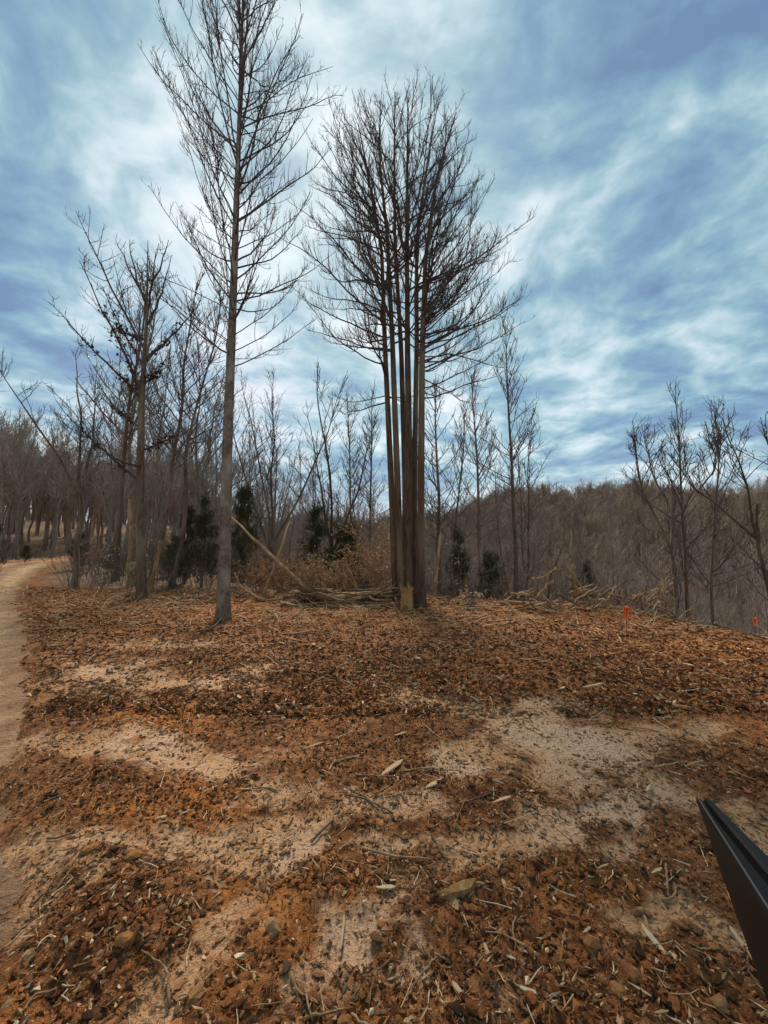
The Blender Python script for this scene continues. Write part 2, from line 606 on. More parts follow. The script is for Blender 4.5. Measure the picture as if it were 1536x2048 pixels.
CHIP = material('wood_chip', chip_build, 0.85, 0.15)


def soil_build(N, b):
    vc = N.n('ShaderNodeVertexColor', layer_name='tone')
    at = vc.outputs[0]
    s = N.n('ShaderNodeSeparateColor', inp={0: at})
    g = N.n('ShaderNodeTexCoord').outputs['Object']
    big = N.noise(g, 0.9, 5, 0.6, 0.3).outputs[0]
    mid = N.noise(g, 7, 6, 0.65, 0.3).outputs[0]
    fine = N.noise(g, 42, 5, 0.7, 0.2).outputs[0]
    grit = N.noise(g, 150, 3, 0.6).outputs[0]
    col = N.ramp(mid, [(0.30, (0.070, 0.023, 0.008)), (0.45, (0.18, 0.064, 0.020)), (0.58, (0.31, 0.122, 0.042)), (0.74, (0.48, 0.232, 0.10))])
    col = N.mix(N.maprange(big, 0.42, 0.66, 0, 0.55), col, (0.34, 0.15, 0.058))
    dk = N.math('MULTIPLY', s.outputs[2], N.maprange(mid, 0.3, 0.6, 1.1, 0.5))
    col = N.mix(N.math('MULTIPLY', dk, 0.7), col, (0.07, 0.026, 0.010))
    og = N.math('MULTIPLY', s.outputs[1], N.maprange(fine, 0.3, 0.65, 0.35, 1.0))
    col = N.mix(og, col, N.ramp(mid, [(0.3, (0.28, 0.08, 0.014)), (0.7, (0.62, 0.22, 0.045))]))
    pm = N.math('ADD', s.outputs[0], N.math('MULTIPLY', N.math('SUBTRACT', mid, 0.5), 1.1))
    pale = N.ramp(fine, [(0.3, (0.30, 0.130, 0.050)), (0.5, (0.54, 0.29, 0.140)), (0.75, (0.72, 0.46, 0.27))])
    pale = N.mix(N.maprange(big, 0.45, 0.6, 0, 0.5), pale, (0.74, 0.54, 0.39))
    col = N.mix(N.maprange(pm, 0.16, 0.68, 0, 0.96, True), col, pale)
    col = N.mix(N.maprange(fine, 0.56, 0.72, 0, 0.45), col, (0.05, 0.022, 0.012))
    col = N.mix(N.maprange(grit, 0.62, 0.75, 0, 0.35), col, (0.48, 0.33, 0.2))
    wob = N.vmath('ADD', g, N.vmath('MULTIPLY', N.noise(g, 30, 2).outputs['Color'], (0.05, 0.05, 0.05)).outputs[0]).outputs[0]
    for sc_, lo, hi, c_dark, c_lite in ((38.0, .30, .86, (0.05, 0.020, 0.009), (0.50, 0.33, 0.18)), (85.0, .34, .84, (0.06, 0.025, 0.011), (0.46, 0.29, 0.15))):
        vr = N.n('ShaderNodeTexVoronoi')
        N.link(wob, vr.inputs['Vector'])
        vr.inputs['Scale'].default_value = sc_
        cell = N.n('ShaderNodeSeparateColor', inp={0: vr.outputs[1]}).outputs[0]
        edge_ = N.maprange(vr.outputs[0], 0.28, 0.5, 1, 0)
        col = N.mix(N.math('MULTIPLY', N.maprange(cell, lo, lo - .04, 0, .62), edge_), col, c_dark)
        col = N.mix(N.math('MULTIPLY', N.maprange(cell, hi, hi + .04, 0, .6), edge_), col, c_lite)
    leafy_floor = N.ramp(mid, [(0.3, (0.10, 0.062, 0.038)), (0.55, (0.24, 0.155, 0.095)), (0.75, (0.36, 0.26, 0.17))])
    col = N.mix(vc.outputs[1], col, leafy_floor)
    N.link(col, b.inputs['Base Color'])
    hh = N.math('ADD', N.math('MULTIPLY', fine, 0.7), N.math('MULTIPLY', grit, 0.3))
    vor = N.n('ShaderNodeTexVoronoi')
    N.link(g, vor.inputs['Vector'])
    vor.inputs['Scale'].default_value = 34.0
    hh = N.math('ADD', hh, N.math('MULTIPLY', vor.outputs[0], 0.35))
    bump(N, b, hh, 1.0, 0.035)


SOIL = material('churned_clay_soil', soil_build, 0.92, 0.15)


def track_build(N, b):
    at = N.n('ShaderNodeVertexColor', layer_name='tone').outputs[0]
    s = N.n('ShaderNodeSeparateColor', inp={0: at})
    g = N.n('ShaderNodeTexCoord').outputs['Object']
    mid = N.noise(g, 5, 6, 0.65, 0.4).outputs[0]
    fine = N.noise(g, 38, 5, 0.7).outputs[0]
    wheel = N.ramp(mid, [(0.3, (0.34, 0.20, 0.10)), (0.55, (0.52, 0.34, 0.19)), (0.75, (0.62, 0.44, 0.28))])
    rest = N.ramp(mid, [(0.3, (0.15, 0.07, 0.034)), (0.7, (0.32, 0.19, 0.11))])
    col = N.mix(s.outputs[0], rest, wheel)
    col = N.mix(N.maprange(fine, 0.55, 0.72, 0, 0.5), col, (0.13, 0.07, 0.04))
    N.link(col, b.inputs['Base Color'])
    vr = N.n('ShaderNodeTexVoronoi')
    N.link(N.vmath('ADD', g, N.vmath('MULTIPLY', N.noise(g, 20, 2).outputs['Color'], (0.06, 0.06, 0.06)).outputs[0]).outputs[0], vr.inputs['Vector'])
    vr.inputs['Scale'].default_value = 26.0
    cell = N.n('ShaderNodeSeparateColor', inp={0: vr.outputs[1]}).outputs[0]
    col = N.mix(N.math('MULTIPLY', N.maprange(cell, .22, .16, 0, .7), N.maprange(vr.outputs[0], .3, .5, 1, 0)), col, (0.12, 0.055, 0.024))
    col = N.mix(N.maprange(N.noise(g, 1.3, 4, .6, .5).outputs[0], .5, .66, 0, .55), col, (0.19, 0.095, 0.045))
    N.link(col, b.inputs['Base Color'])
    bump(N, b, N.math('ADD', N.math('ADD', fine, mid), N.math('MULTIPLY', vr.outputs[0], .5)), 0.9, 0.04)


TRACKMAT = material('dirt_track_clay', track_build, 0.92, 0.15)


def plain(name, col, rough=0.6, spec=0.3, bumpy=0.0, scale=200):
    def build(N, b):
        c = N.n('ShaderNodeTexCoord').outputs['Object']
        n1 = N.noise(c, scale, 3, 0.6).outputs[0]
        N.link(N.mix(N.maprange(n1, 0.3, 0.7, 0, 0.4), col, tuple(0.6 * x for x in col)), b.inputs['Base Color'])
        if bumpy:
            bump(N, b, n1, bumpy, 0.002)
    return material(name, build, rough, spec)


ORANGE_TAPE = plain('orange_ribbon', (0.95, 0.13, 0.02), 0.5, 0.3, 0, 30)
WIRE = plain('dark_wire', (0.03, 0.025, 0.02), 0.5, 0.4)
BLACK = plain('black_plastic', (0.003, 0.003, 0.004), 0.5, 0.18, 0.6, 420)
BLACK_EDGE = plain('black_edge_sheen', (0.06, 0.06, 0.065), 0.35, 0.5, 0.2, 500)  # lighter blue-black: sheen along the arm's top edge painted into the colour

# ------------------------------------------------------------------ terrain
def axis_points(lo, hi, c, w, step):
    a, b_ = np.arcsinh((lo - c) / w), np.arcsinh((hi - c) / w)
    return c + w * np.sinh(np.linspace(a, b_, int((b_ - a) / step) + 2))


gx = axis_points(-420, 420, 0.0, 1.9, 0.0215)
gy = axis_points(-14, 600, 1.6, 1.5, 0.0150)
GX, GY = np.meshgrid(gx, gy)
MK = masks(GX, GY)
GZ = h_full(GX, GY, MK)
_sd = seg_dist(GX, GY, EDGE, True)[0] + 0.8 * fbm(GX, GY, 2.0, 3, 91)
_td = track_info(GX, GY)[0] + 0.6 * fbm(GX, GY, 1.5, 3, 95)
FLOOR = np.maximum(sstep(0.4, 2.2, _sd), sstep(13.6, 16.0, GY + 0.9 * fbm(GX, GY, 2.0, 3, 92)) * sstep(1.7, 2.5, _td))
nr, ncol = GX.shape
idx = np.arange(nr * ncol).reshape(nr, ncol)
quads = np.stack([idx[:-1, :-1], idx[:-1, 1:], idx[1:, 1:], idx[1:, :-1]], -1).reshape(-1, 4)
ground_me = mesh_np('ground', np.stack([GX, GY, GZ], -1).reshape(-1, 3), quads, None, True,
                    np.stack([MK[0].ravel(), MK[1].ravel(), MK[2].ravel(), FLOOR.ravel()], -1))
put('ground', ground_me, SOIL, kind='structure')

# dirt track: a sheet that lies in the bed cut for it
tp = smooth_poly(TRACK_PTS, 4)
tt = np.gradient(tp, axis=0); tn = unit(np.stack([tt[:, 1], -tt[:, 0]], -1))
across = np.linspace(-TRACK_HALF - 0.3, TRACK_HALF + 0.3, 72)
TX = tp[:, None, 0] + tn[:, None, 0] * across; TY = tp[:, None, 1] + tn[:, None, 1] * across
a_ = np.broadcast_to(across, TX.shape)
wheelm = np.clip(np.exp(-((np.abs(a_) - 0.78) / 0.36) ** 2) + 0.25 * fbm(TX, TY, 1.2, 3, 81) + 0.15, 0, 1)
TZ = h_base(TX, TY) + 0.045 * fbm(TX, TY, 0.55, 3, 11) * (1 - sstep(25, 50, np.hypot(TX, TY))) * 0.7 - 0.058
TZ = TZ - 0.02 * np.exp(-((np.abs(a_) - 0.78) / 0.3) ** 2) + 0.014 * fbm(TX, TY, 0.14, 4, 83, .6)
nr, ncol = TX.shape
idx = np.arange(nr * ncol).reshape(nr, ncol)
put('dirt_track', mesh_np('dirt_track', np.stack([TX, TY, TZ], -1).reshape(-1, 3),
    np.stack([idx[:-1, :-1], idx[1:, :-1], idx[1:, 1:], idx[:-1, 1:]], -1).reshape(-1, 4), None, True,
    np.repeat(wheelm.reshape(-1, 1), 3, 1)), TRACKMAT, kind='structure')

# ------------------------------------------------------------------ trees
def shoot_levels(limbs, limb_r, R, twig_r, n2, n3, len2, len3, ang2=48, trop2=0.5, trop3=0.7, wig=0.10, t0=0.22, upb=0.15, k2=5, k3=3):
    """second and third order shoots on limbs; returns [(pts, rad, root limb)]"""
    N = len(limbs)
    L = np.linalg.norm(np.diff(limbs, axis=1), axis=2).sum(1)
    per = np.maximum(1, np.round(n2 * L * R.uniform(0.8, 1.2, N))).astype(int)
    p, d, par, t = offshoot(limbs, per, t0, 0.99, ang2, 11, R, upb)
    l2 = len2 * L[par] * (1.12 - 0.8 * t) * R.uniform(0.5, 1.25, len(par))
    l2 = np.clip(l2, 0.12, None)
    s2 = grow(p, d, l2, k2, trop2, wig, R)
    K = limbs.shape[1]
    rr = limb_r[par, np.clip((t * (K - 1)).astype(int), 0, K - 1)]
    r2 = taper(len(s2), k2 + 1, np.minimum(rr * 0.62, 0.0035 + 0.0075 * l2), twig_r * 0.8)
    per3 = np.maximum(1, np.round(n3 * l2 * R.uniform(0.7, 1.3, len(l2)))).astype(int)
    p, d, par3, t3 = offshoot(s2, per3, 0.15, 1.0, 46, 14, R, upb)
    l3 = np.clip(len3 * R.uniform(0.45, 1.3, len(par3)) * (1.15 - 0.5 * t3), 0.06, None)
    s3 = grow(p, d, l3, k3, trop3, wig * 1.2, R)
    r3 = taper(len(s3), k3 + 1, twig_r, twig_r * 0.5)
    return (s2, r2, par), (s3, r3, par[par3])


def trunk_mesh(name, path, radii, sides=14, flare=1.5):
    path = np.asarray(path, float); radii = np.asarray(radii, float).copy()
    # resample finely so that the bark can be uneven
    K = 46
    t = np.linspace(0, len(path) - 1, K) if flare <= 1 else (np.linspace(0, 1, K) ** 1.4) * (len(path) - 1)
    i = np.clip(t.astype(int), 0, len(path) - 2); w = (t - i)[:, None]
    pp = path[i] * (1 - w) + path[i + 1] * w
    rr = radii[i] * (1 - w[:, 0]) + radii[i + 1] * w[:, 0]
    dist = np.concatenate([[0], np.cumsum(np.linalg.norm(np.diff(pp, axis=0), axis=1))])
    rr = rr * (1 + (flare - 1) * np.exp(-dist / 0.28))
    V, Q = tubes(pp[None], rr[None], sides)
    V = V.reshape(K, sides, 3)
    a = np.arange(sides) * 2 * math.pi / sides
    wob = 1 + 0.05 * np.sin(a * 3 + 2)[None, :] + 0.05 * perlin(np.arange(sides)[None, :] * 0.9 + 0 * dist[:, None], dist[:, None] * 2.2, len(name)) \
        + (flare - 1) * 0.35 * np.sin(a * 4 + 1)[None, :] * np.exp(-dist / 0.22)[:, None]
    V = pp[:, None] + (V - pp[:, None]) * wob[..., None]
    return mesh_np(name, V.reshape(-1, 3), Q)


def tree_thing(name, base, label, group=None):
    e = bpy.data.objects.new(name, None)
    e.empty_display_size = 0.3
    COL.objects.link(e)
    e.location = [float(v) for v in base]
    return tag(e, label, 'tree', group)


def lay_limbs(root, limb_pts, limb_r, lv2, lv3, mat, twigmat, big=None, sides=6):
    """crown of a tree: each stout limb its own sub-part, the thin ones joined in the crown"""
    N = len(limb_pts)
    L = limb_r[:, 0]
    order = np.argsort(-L)
    big = min(N, big if big is not None else N // 2)
    rest = set(order[big:].tolist())
    A = Acc()
    rest_idx = np.array(sorted(rest), int)

    def add(A, ids):
        A.tubes(limb_pts[ids], limb_r[ids], sides)
        for pts, rad, par in (lv2, lv3):
            m = np.isin(par, ids)
            A.tubes(pts[m], rad[m], 4 if pts is lv2[0] else 3)
    if len(rest_idx) == 0:
        rest_idx = order[-1:]
    add(A, rest_idx)
    crown = put('crown', A.mesh('crown'), twigmat, root)
    for i in order[:big]:
        if i in rest_idx:
            continue
        A = Acc(); add(A, np.array([i]))
        put('limb', A.mesh('limb'), twigmat, crown)
    return crown


R1 = np.random.default_rng(11)

# --- the tall tulip tree beside the track
base = G(447, 1240); base[2] -= 0.06
Yb = base[1]
top_ = P(488, -150, Yb)
hgt = top_[2] - base[2]
mids = [P(455, 900, Yb), P(468, 560, Yb), P(477, 300, Yb), P(485, 60, Yb)]
path = np.array([base] + mids + [top_]) - base
rad0 = 12.5 / F * Yb
rads = [rad0, rad0 * 0.80, rad0 * 0.60, rad0 * 0.42, rad0 * 0.22, 0.012]
root = tree_thing('tulip_tree', base, 'tall single bare tree with straight mottled grey trunk standing alone before the woods')
put('trunk', trunk_mesh('trunk', path, rads, 16, 1.35), BARK_TULIP, root)
fine_path = smooth_poly(path, 12)
fz = fine_path[:, 2] / hgt
nl = 146
hf = np.linspace(0.30, 0.985, nl) ** 0.94 + R1.normal(0, 0.006, nl)
ip = np.array([np.interp(hf, fz, fine_path[:, k]) for k in range(3)]).T
azl = (np.arange(nl) * 2.399 + R1.normal(0, 0.5, nl))
elev = np.radians(np.interp(hf, [0.28, 0.40, 0.6, 0.8, 1.0], [14, 28, 42, 54, 74]) + R1.normal(0, 8, nl))
dl = np.stack([np.cos(azl) * np.cos(elev), np.sin(azl) * np.cos(elev), np.sin(elev)], -1)
Ll = np.interp(hf, [0.28, 0.36, 0.5, 0.65, 0.8, 0.92, 1.0], [2.6, 4.2, 4.9, 4.6, 3.7, 2.3, 0.9]) * R1.uniform(0.38, 1.15, nl)
Ll = np.minimum(Ll, R1.uniform(2.3, 3.0, nl) / np.cos(elev))
limbs = grow(ip, dl, Ll, 9, np.interp(hf, [0.28, 0.5, 1], [1.0, 0.7, 0.35]), 0.085, R1, 0.15)
lr = taper(nl, 10, np.clip(0.0048 * Ll + 0.0032, 0.0055, 0.03) * R1.uniform(.6, 1.35, nl) * np.interp(hf, [0.3, 1], [1.1, 0.8]), 0.005)
lv2, lv3 = shoot_levels(limbs, lr, R1, 0.0041, 5.4, 5.0, 0.25, 0.24, 44, 1.0, 1.1, 0.10)
lay_limbs(root, limbs, lr, lv2, lv3, BARK_TULIP, TWIG, 30)

# --- the clump of tall trunks at the brink
def clump_tree(pix, w0, top_split, label, seed, out, nl=34, Ymul=1.0, hf0=0.42, bark=BARK_BROWN, Lmul=1.0):
    R = np.random.default_rng(seed)
    b0 = G(850, 1212) ; Y = b0[1] * Ymul
    pts = [P(px, py, Y) for px, py in pix]
    pts[0][2] = H(pts[0][0], pts[0][1]) - 0.08
    base = pts[0].copy()
    path = np.array(pts) - base
    r0 = w0 / 2 / F * Y
    zt = path[-1, 2]
    f = path[:, 2] / zt
    rads = r0 * (1 - 0.88 * f ** 2.0)
    root = tree_thing('tulip_tree', base, label, 'clump of tall trunks rising together at the brink')
    sp = smooth_poly(path, 8)
    path[1:-1] += R.normal(0, .03, (len(path) - 2, 3)) * [1, 1, 0]
    put('trunk', trunk_mesh('trunk', path, rads, 14, 1.6), bark, root)
    fz = sp[:, 2] / zt
    nl = int(nl * 1.3)
    hf = np.sort(R.uniform(hf0, 0.99, nl))
    ip = np.array([np.interp(hf, fz, sp[:, k]) for k in range(3)]).T
    az = R.normal(0, 0.75, nl) + out + np.where(R.random(nl) < 0.22, math.pi, 0)
    elev = np.radians(np.interp(hf, [0.35, 0.5, 0.7, 0.9, 1.0], [4, 20, 46, 63, 78]) + R.normal(0, 9, nl))
    d = np.stack([np.cos(az) * np.cos(elev), np.sin(az) * np.cos(elev), np.sin(elev)], -1)
    L = np.interp(hf, [0.35, 0.45, 0.6, 0.75, 0.9, 1.0], [3.0, 3.8, 4.0, 3.3, 1.7, 0.5]) * R.uniform(0.6, 1.1, nl) * Lmul
    limbs = grow(ip, d, L, 9, np.interp(hf, [0.35, 0.5, 1], [0.5, 0.8, 0.45]), 0.125, R, 0.3)
    lr = taper(nl, 10, np.clip(0.0070 * L + 0.0035, 0.007, 0.04), 0.005)
    lv2, lv3 = shoot_levels(limbs, lr, R, 0.0041, 7.2, 5.6, 0.27, 0.27, 42, 0.95, 1.0, 0.12)
    lay_limbs(root, limbs, lr, lv2, lv3, bark, TWIG, 12)
    return root


E, WST = 0.0, math.pi
clump_tree([(792, 1180), (783, 960), (772, 700), (762, 500), (738, 350), (716, 245)], 13, 0, 'outermost dark trunk on the track side of the tall clump', 31, WST, 42, 1.04, 0.38)
clump_tree([(803, 1184), (793, 960), (784, 700), (772, 480), (762, 330), (760, 200)], 13.5, 0, 'brown trunk second from the track side of the tall clump', 32, WST + 0.5, 30, 1.0, 0.45)
clump_tree([(811, 1180), (809, 960), (802, 700), (790, 480), (788, 320), (790, 185)], 12, 0, 'dark shaded trunk at the back of the tall clump', 33, 2.0, 26, 1.07, 0.50)
clump_tree([(819, 1196), (819, 960), (814, 700), (814, 480), (816, 320), (816, 195)], 15, 0, 'straight middle trunk of the tall clump behind the splintered stump', 34, -1.6, 26, 1.0, 0.50)
clump_tree([(829, 1200), (831, 960), (832, 700), (836, 480), (853, 330), (876, 205)], 12.5, 0, 'lighter slim trunk of the tall clump leaning gently towards the valley', 35, 0.6, 30, 1.01, 0.45)
clump_tree([(843, 1212), (844, 960), (845, 700), (850, 520), (874, 350), (912, 225)], 15, 0, 'outermost pale trunk on the valley side of the tall clump', 36, E, 38, 0.985, 0.38, BARK_BROWN, 0.86)
clump_tree([(837, 1196), (838, 960), (842, 700), (866, 500), (905, 370), (940, 260)], 7, 0, 'thinnest trunk of the tall clump, between two thicker ones', 37, E, 24, 1.05, 0.45, BARK_BROWN, 0.8)


# --- tree kinds for the woods: unit height 10 m, copied and scaled
def wood_kind(seed, style, twig=0.012, n2=4.2, n3=3.2, nl=26, sides=8):
    """builds trunk and crown meshes of a woodland tree ten metres tall"""
    R = np.random.default_rng(seed)
    Hh = 10.0
    trunks = []
    if style == 'pole':
        k = 8; path = np.stack([np.cumsum(R.normal(0, 0.07, k)), np.cumsum(R.normal(0, 0.07, k)), np.linspace(0, Hh, k)], -1); path[0, :2] = 0
        trunks.append((path, np.linspace(0.08, 0.010, k)))
        hf0, el, Lm = 0.36, (32, 50, 74), 2.0
    elif style == 'spire':
        k = 8; path = np.stack([np.cumsum(R.normal(0, 0.04, k)), np.cumsum(R.normal(0, 0.04, k)), np.linspace(0, Hh, k)], -1); path[0, :2] = 0
        trunks.append((path, np.linspace(0.085, 0.01, k)))
        hf0, el, Lm = 0.40, (22, 42, 66), 1.5
    elif style == 'fork':
        k = 5; s = np.stack([np.cumsum(R.normal(0, 0.06, k)), np.cumsum(R.normal(0, 0.06, k)), np.linspace(0, Hh * R.uniform(0.22, 0.4), k)], -1); s[0, :2] = 0
        trunks.append((s, np.linspace(0.105, 0.08, k)))
        a0 = R.uniform(0, 6.28)
        for j in range(3):
            a = a0 + j * 2.1 + R.normal(0, 0.2); spread = R.uniform(0.15, 0.34)
            d0 = np.array([[math.cos(a) * spread * 1.6, math.sin(a) * spread * 1.6, 1.0]])
            q = grow(s[-1:], d0, np.array([Hh - s[-1, 2]]) * R.uniform(0.9, 1.05), 7, 0.25, 0.08, R)[0]
            trunks.append((q, np.linspace(0.058, 0.010, 8)))
        hf0, el, Lm = 0.12, (36, 50, 66), 1.7
    else:                                                 # gnarled
        k = 7; path = np.stack([np.cumsum(R.normal(0, 0.14, k)), np.cumsum(R.normal(0, 0.14, k)), np.linspace(0, Hh * 0.72, k)], -1); path[0, :2] = 0
        trunks.append((path, np.linspace(0.09, 0.04, k)))
        a0 = R.uniform(0, 6.28)
        for j in range(3):
            a = a0 + j * 2.1
            q = grow(path[-2 - (j > 1):][:1], np.array([[math.cos(a) * 0.6, math.sin(a) * 0.6, 1.0]]), np.array([Hh * 0.42]), 7, 0.2, 0.16, R)[0]
            trunks.append((q, np.linspace(0.042, 0.010, 8)))
        hf0, el, Lm = 0.42, (40, 55, 68), 1.7
    T = Acc(); C = Acc()
    wig = {'gnarled': 0.13, 'fork': 0.11, 'pole': 0.09, 'spire': 0.05}[style]
    for j, (pth, rd) in enumerate(trunks):
        sp = smooth_poly(pth, 3)
        rr = np.interp(np.linspace(0, 1, len(sp)), np.linspace(0, 1, len(rd)), rd)
        if j == 0:
            rr = rr * (1 + 0.5 * np.exp(-np.linspace(0, len(sp), len(sp)) / 1.2))
        T.tubes(sp[None], rr[None], sides)
        if style in ('fork', 'gnarled') and j == 0 and style == 'fork':
            continue
        m = nl if len(trunks) == 1 else max(8, nl // 2)
        t = np.sort(R.uniform(hf0, 0.98, m))
        ip, td = at_t(np.repeat(sp[None], m, 0), t)
        az = R.uniform(0, 6.28, m)
        ee = np.radians(np.interp(t, [hf0, 0.6, 1.0], el) + R.normal(0, 9, m))
        d = np.stack([np.cos(az) * np.cos(ee), np.sin(az) * np.cos(ee), np.sin(ee)], -1)
        L = Lm * np.interp(t, [hf0, 0.6, 1.0], [1.0, 1.0, 0.35]) * R.uniform(0.55, 1.15, m)
        lb = grow(ip, d, L, 6, 0.5, wig, R)
        lr = taper(m, 7, np.clip(0.0075 * L + 0.004, 0.007, 0.035), twig)
        C.tubes(lb, lr, 5)
        (s2, r2, _), (s3, r3, _) = shoot_levels(lb, lr, R, twig, n2, n3, 0.36, 0.42, 46, 0.5, 0.5, wig * 1.1, k2=4, k3=2)
        C.tubes(s2, np.maximum(r2, twig * 0.8), 3); C.tubes(s3, r3, 3)
    return T.mesh('trunk'), C.mesh('crown')


KINDS = {}
for nm, style, seeds in (('spire', 'spire', (101, 102, 103)), ('pole', 'pole', (111, 112, 113)), ('fork', 'fork', (121, 122, 123)), ('gnarled', 'gnarled', (131, 132))):
    KINDS[nm] = [wood_kind(s, style, {'spire': .0075, 'pole': .0075, 'fork': .0075, 'gnarled': .009}[nm], nl={'spire': 58, 'pole': 40, 'fork': 34, 'gnarled': 30}[nm]) for s in seeds]
KIND_WORD = {'spire': 'narrow-crowned', 'pole': 'slender straight', 'fork': 'fork-trunked', 'gnarled': 'crooked'}


def place_tree(kind, var, base, height, label, group=None, rz=0.0, lean=(0, 0), name='bare_tree', bark_m=None, twig_m=None, width=1.0):
    tm, cm = KINDS[kind][var % len(KINDS[kind])]
    e = tree_thing(name, base, label, group)
    s = height / 10.0
    e.scale = (s * width, s * width, s)
    e.rotation_euler = (lean[1], lean[0], rz)
    if not tm.materials: tm.materials.append(BARK_GREY)
    if not cm.materials: cm.materials.append(TWIG_GREY)
    for nm, me, mt in (('trunk', tm, bark_m), ('crown', cm, twig_m)):
        o = bpy.data.objects.new(nm, me); COL.objects.link(o); o.parent = e
        if mt is not None:
            o.material_slots[0].link = 'OBJECT'; o.material_slots[0].material = mt
    return e


def stand(kind, var, px, Y, top_py, label, group=None, px_top=None, **kw):
    """a tree that stands in the world at depth Y in the direction of px and reaches up to the sight line of top_py"""
    b = P(px, 1100, Y); x = b[0]
    z = H(x, Y) - 0.1
    tp_ = P(px_top if px_top is not None else px, top_py, Y)
    hh = tp_[2] - z
    lean = math.atan2(tp_[0] - x, hh)
    kw.setdefault('rz', (px * 7.3) % 6.28)
    e = place_tree(kind, var, (x, Y, z), hh, label, group, lean=(0, 0), **kw)
    M = Matrix.Rotation(lean, 4, 'Y') @ Matrix.Rotation(kw['rz'], 4, 'Z')
    e.rotation_euler = M.to_euler()
    return e


stand('fork', 0, 153, 14.3, 690, 'forked grey tree with bare upswept crown standing next to the dirt track', None)
stand('pole', 1, 300, 14.6, 560, 'slender bare tree leaning over beside the leaf-hung tree', None, px_top=398, twig_m=TWIG)
stand('pole', 2, 345, 15.2, 590, 'thin bare tree behind the tall single tree, near dark cedars', None, px_top=418, twig_m=TWIG)
stand('pole', 0, 235, 17, 520, 'slim bare tree right behind the leaf-hung tree', None, px_top=285)
stand('fork', 1, 540, 24, 735, 'many-stemmed bare tree with broom-like crown beyond the leaning poles', None)
stand('pole', 1, 548, 26, 760, 'slim straight bare tree beside the broom-like crown', None)
stand('fork', 2, 668, 21, 765, 'dark forked tree with wide crooked boughs behind the young cedar', None, twig_m=TWIG, bark_m=BARK_BROWN)
stand('spire', 0, 700, 25, 800, 'thin bare tree between the forked tree and the tall clump', None)
stand('spire', 1, 740, 27, 790, 'reddish thin bare tree close behind the tall clump on its track side', None)
stand('spire', 2, 880, 23, 770, 'bare bushy young tree just beyond the valley side of the tall clump', None, width=1.3)
stand('pole', 2, 905, 27, 830, 'small bare tree behind the bushy young tree', None)
stand('spire', 0, 957, 20, 745, 'straight slender tree with a narrow bare crown above the slope', None, px_top=945)
stand('spire', 1, 1032, 17, 655, 'tall slender pale-trunked tree with narrow feathery crown above the slash pile', None, px_top=1016)
stand('fork', 1, 1025, 24, 870, 'low bushy bare tree behind the feathery crowned tree', None)
stand('gnarled', 0, 1350, 17, 800, 'crooked bare tree with upswept boughs on the falling slope', None, px_top=1345, twig_m=TWIG)
stand('pole', 1, 1380, 14, 795, 'dark bent trunk with upswept crown standing at the brink', None, px_top=1345, twig_m=TWIG, bark_m=BARK_BROWN)
stand('pole', 2, 1408, 19, 835, 'slim crooked bare tree beyond the bent trunk', None, px_top=1430, twig_m=TWIG)
stand('gnarled', 0, 1500, 14, 850, 'gnarled tree with twisting boughs by the far ribbon', None, px_top=1530, twig_m=TWIG, bark_m=BARK_BROWN)
stand('gnarled', 1, 1590, 13, 800, 'gnarled tree whose boughs reach in beyond the far ribbon', None, twig_m=TWIG)

# the tree that keeps clusters of dead leaves
def leaf_tree():
    R = np.random.default_rng(55)
    b = G(285, 1197); b[2] -= 0.05; Y = b[1]
    pix = [(285, 1197), (280, 1000), (284, 800), (293, 650), (296, 480)]
    pts = np.array([P(a, c, Y) for a, c in pix]); pts[0] = b
    path = pts - b
    root = tree_thing('leaf_hung_tree', b, 'tree with clusters of dead brown leaves on its low branches')
    r0 = 9.5 / F * Y
    put('trunk', trunk_mesh('trunk', path, [r0, r0 * .82, r0 * .6, r0 * .32, 0.008], 12, 1.4), BARK_GREY, root)
    ends = [((278, 960), (110, 800), 0.3), ((284, 800), (95, 610), 0.35), ((284, 790), (155, 520), 0.3), ((288, 740), (200, 560), 0.4), ((290, 700), (160, 425), .3), ((292, 720), (400, 600), .3),
            ((293, 650), (350, 510), .4), ((294, 600), (240, 490), .3), ((295, 560), (330, 480), .3), ((284, 860), (190, 760), .3), ((282, 900), (390, 850), .3), ((292, 680), (220, 640), .3), ((288, 770), (345, 700), .3), ((280, 930), (210, 900), .2), ((294, 610), (270, 475), .3), ((293, 640), (315, 480), .3)]
    lp = []; lrr = []
    for (x0, y0), (x1, y1), bend in ends:
        a = P(x0, y0, Y) - b; e = P(x1, y1, Y + R.normal(0, 1.0)) - b
        t = np.linspace(0, 1, 10)[:, None]
        q = a + (e - a) * t + np.array([0, 0, -1.0]) * (bend * np.sin(t * math.pi)) * 0.5 + np.cumsum(R.normal(0, 0.025, (10, 3)), 0) * (t > 0)
        lp.append(q); L = np.linalg.norm(e - a)
        lrr.append(np.linspace(min(0.05, 0.014 * L + 0.012), 0.008, 10))
    lp = np.array(lp); lrr = np.array(lrr)
    lv2, lv3 = shoot_levels(lp, lrr, R, 0.008, 4.0, 3.4, 0.26, 0.34, 50, 0.4, 0.4, 0.14)
    crown = lay_limbs(root, lp, lrr, lv2, lv3, BARK_GREY, TWIG, 10)
    # leaf clusters
    A = Acc()
    for i in (0, 1, 2, 3, 5, 9, 10, 11, 12):
        for _ in range(13):
            c, _d = at_t(lp[i:i + 1], np.array([R.uniform(0.1, 0.72)]))
            n = int(R.integers(4, 12))
            add_leaves(A, c[0] + R.normal(0, 0.075, (n, 3)), 0.13, R, (0.05, 0.028, 0.018), (0.10, 0.055, 0.032))
    put('dead_leaves', A.mesh('dead_leaves', False), LEAF, root)


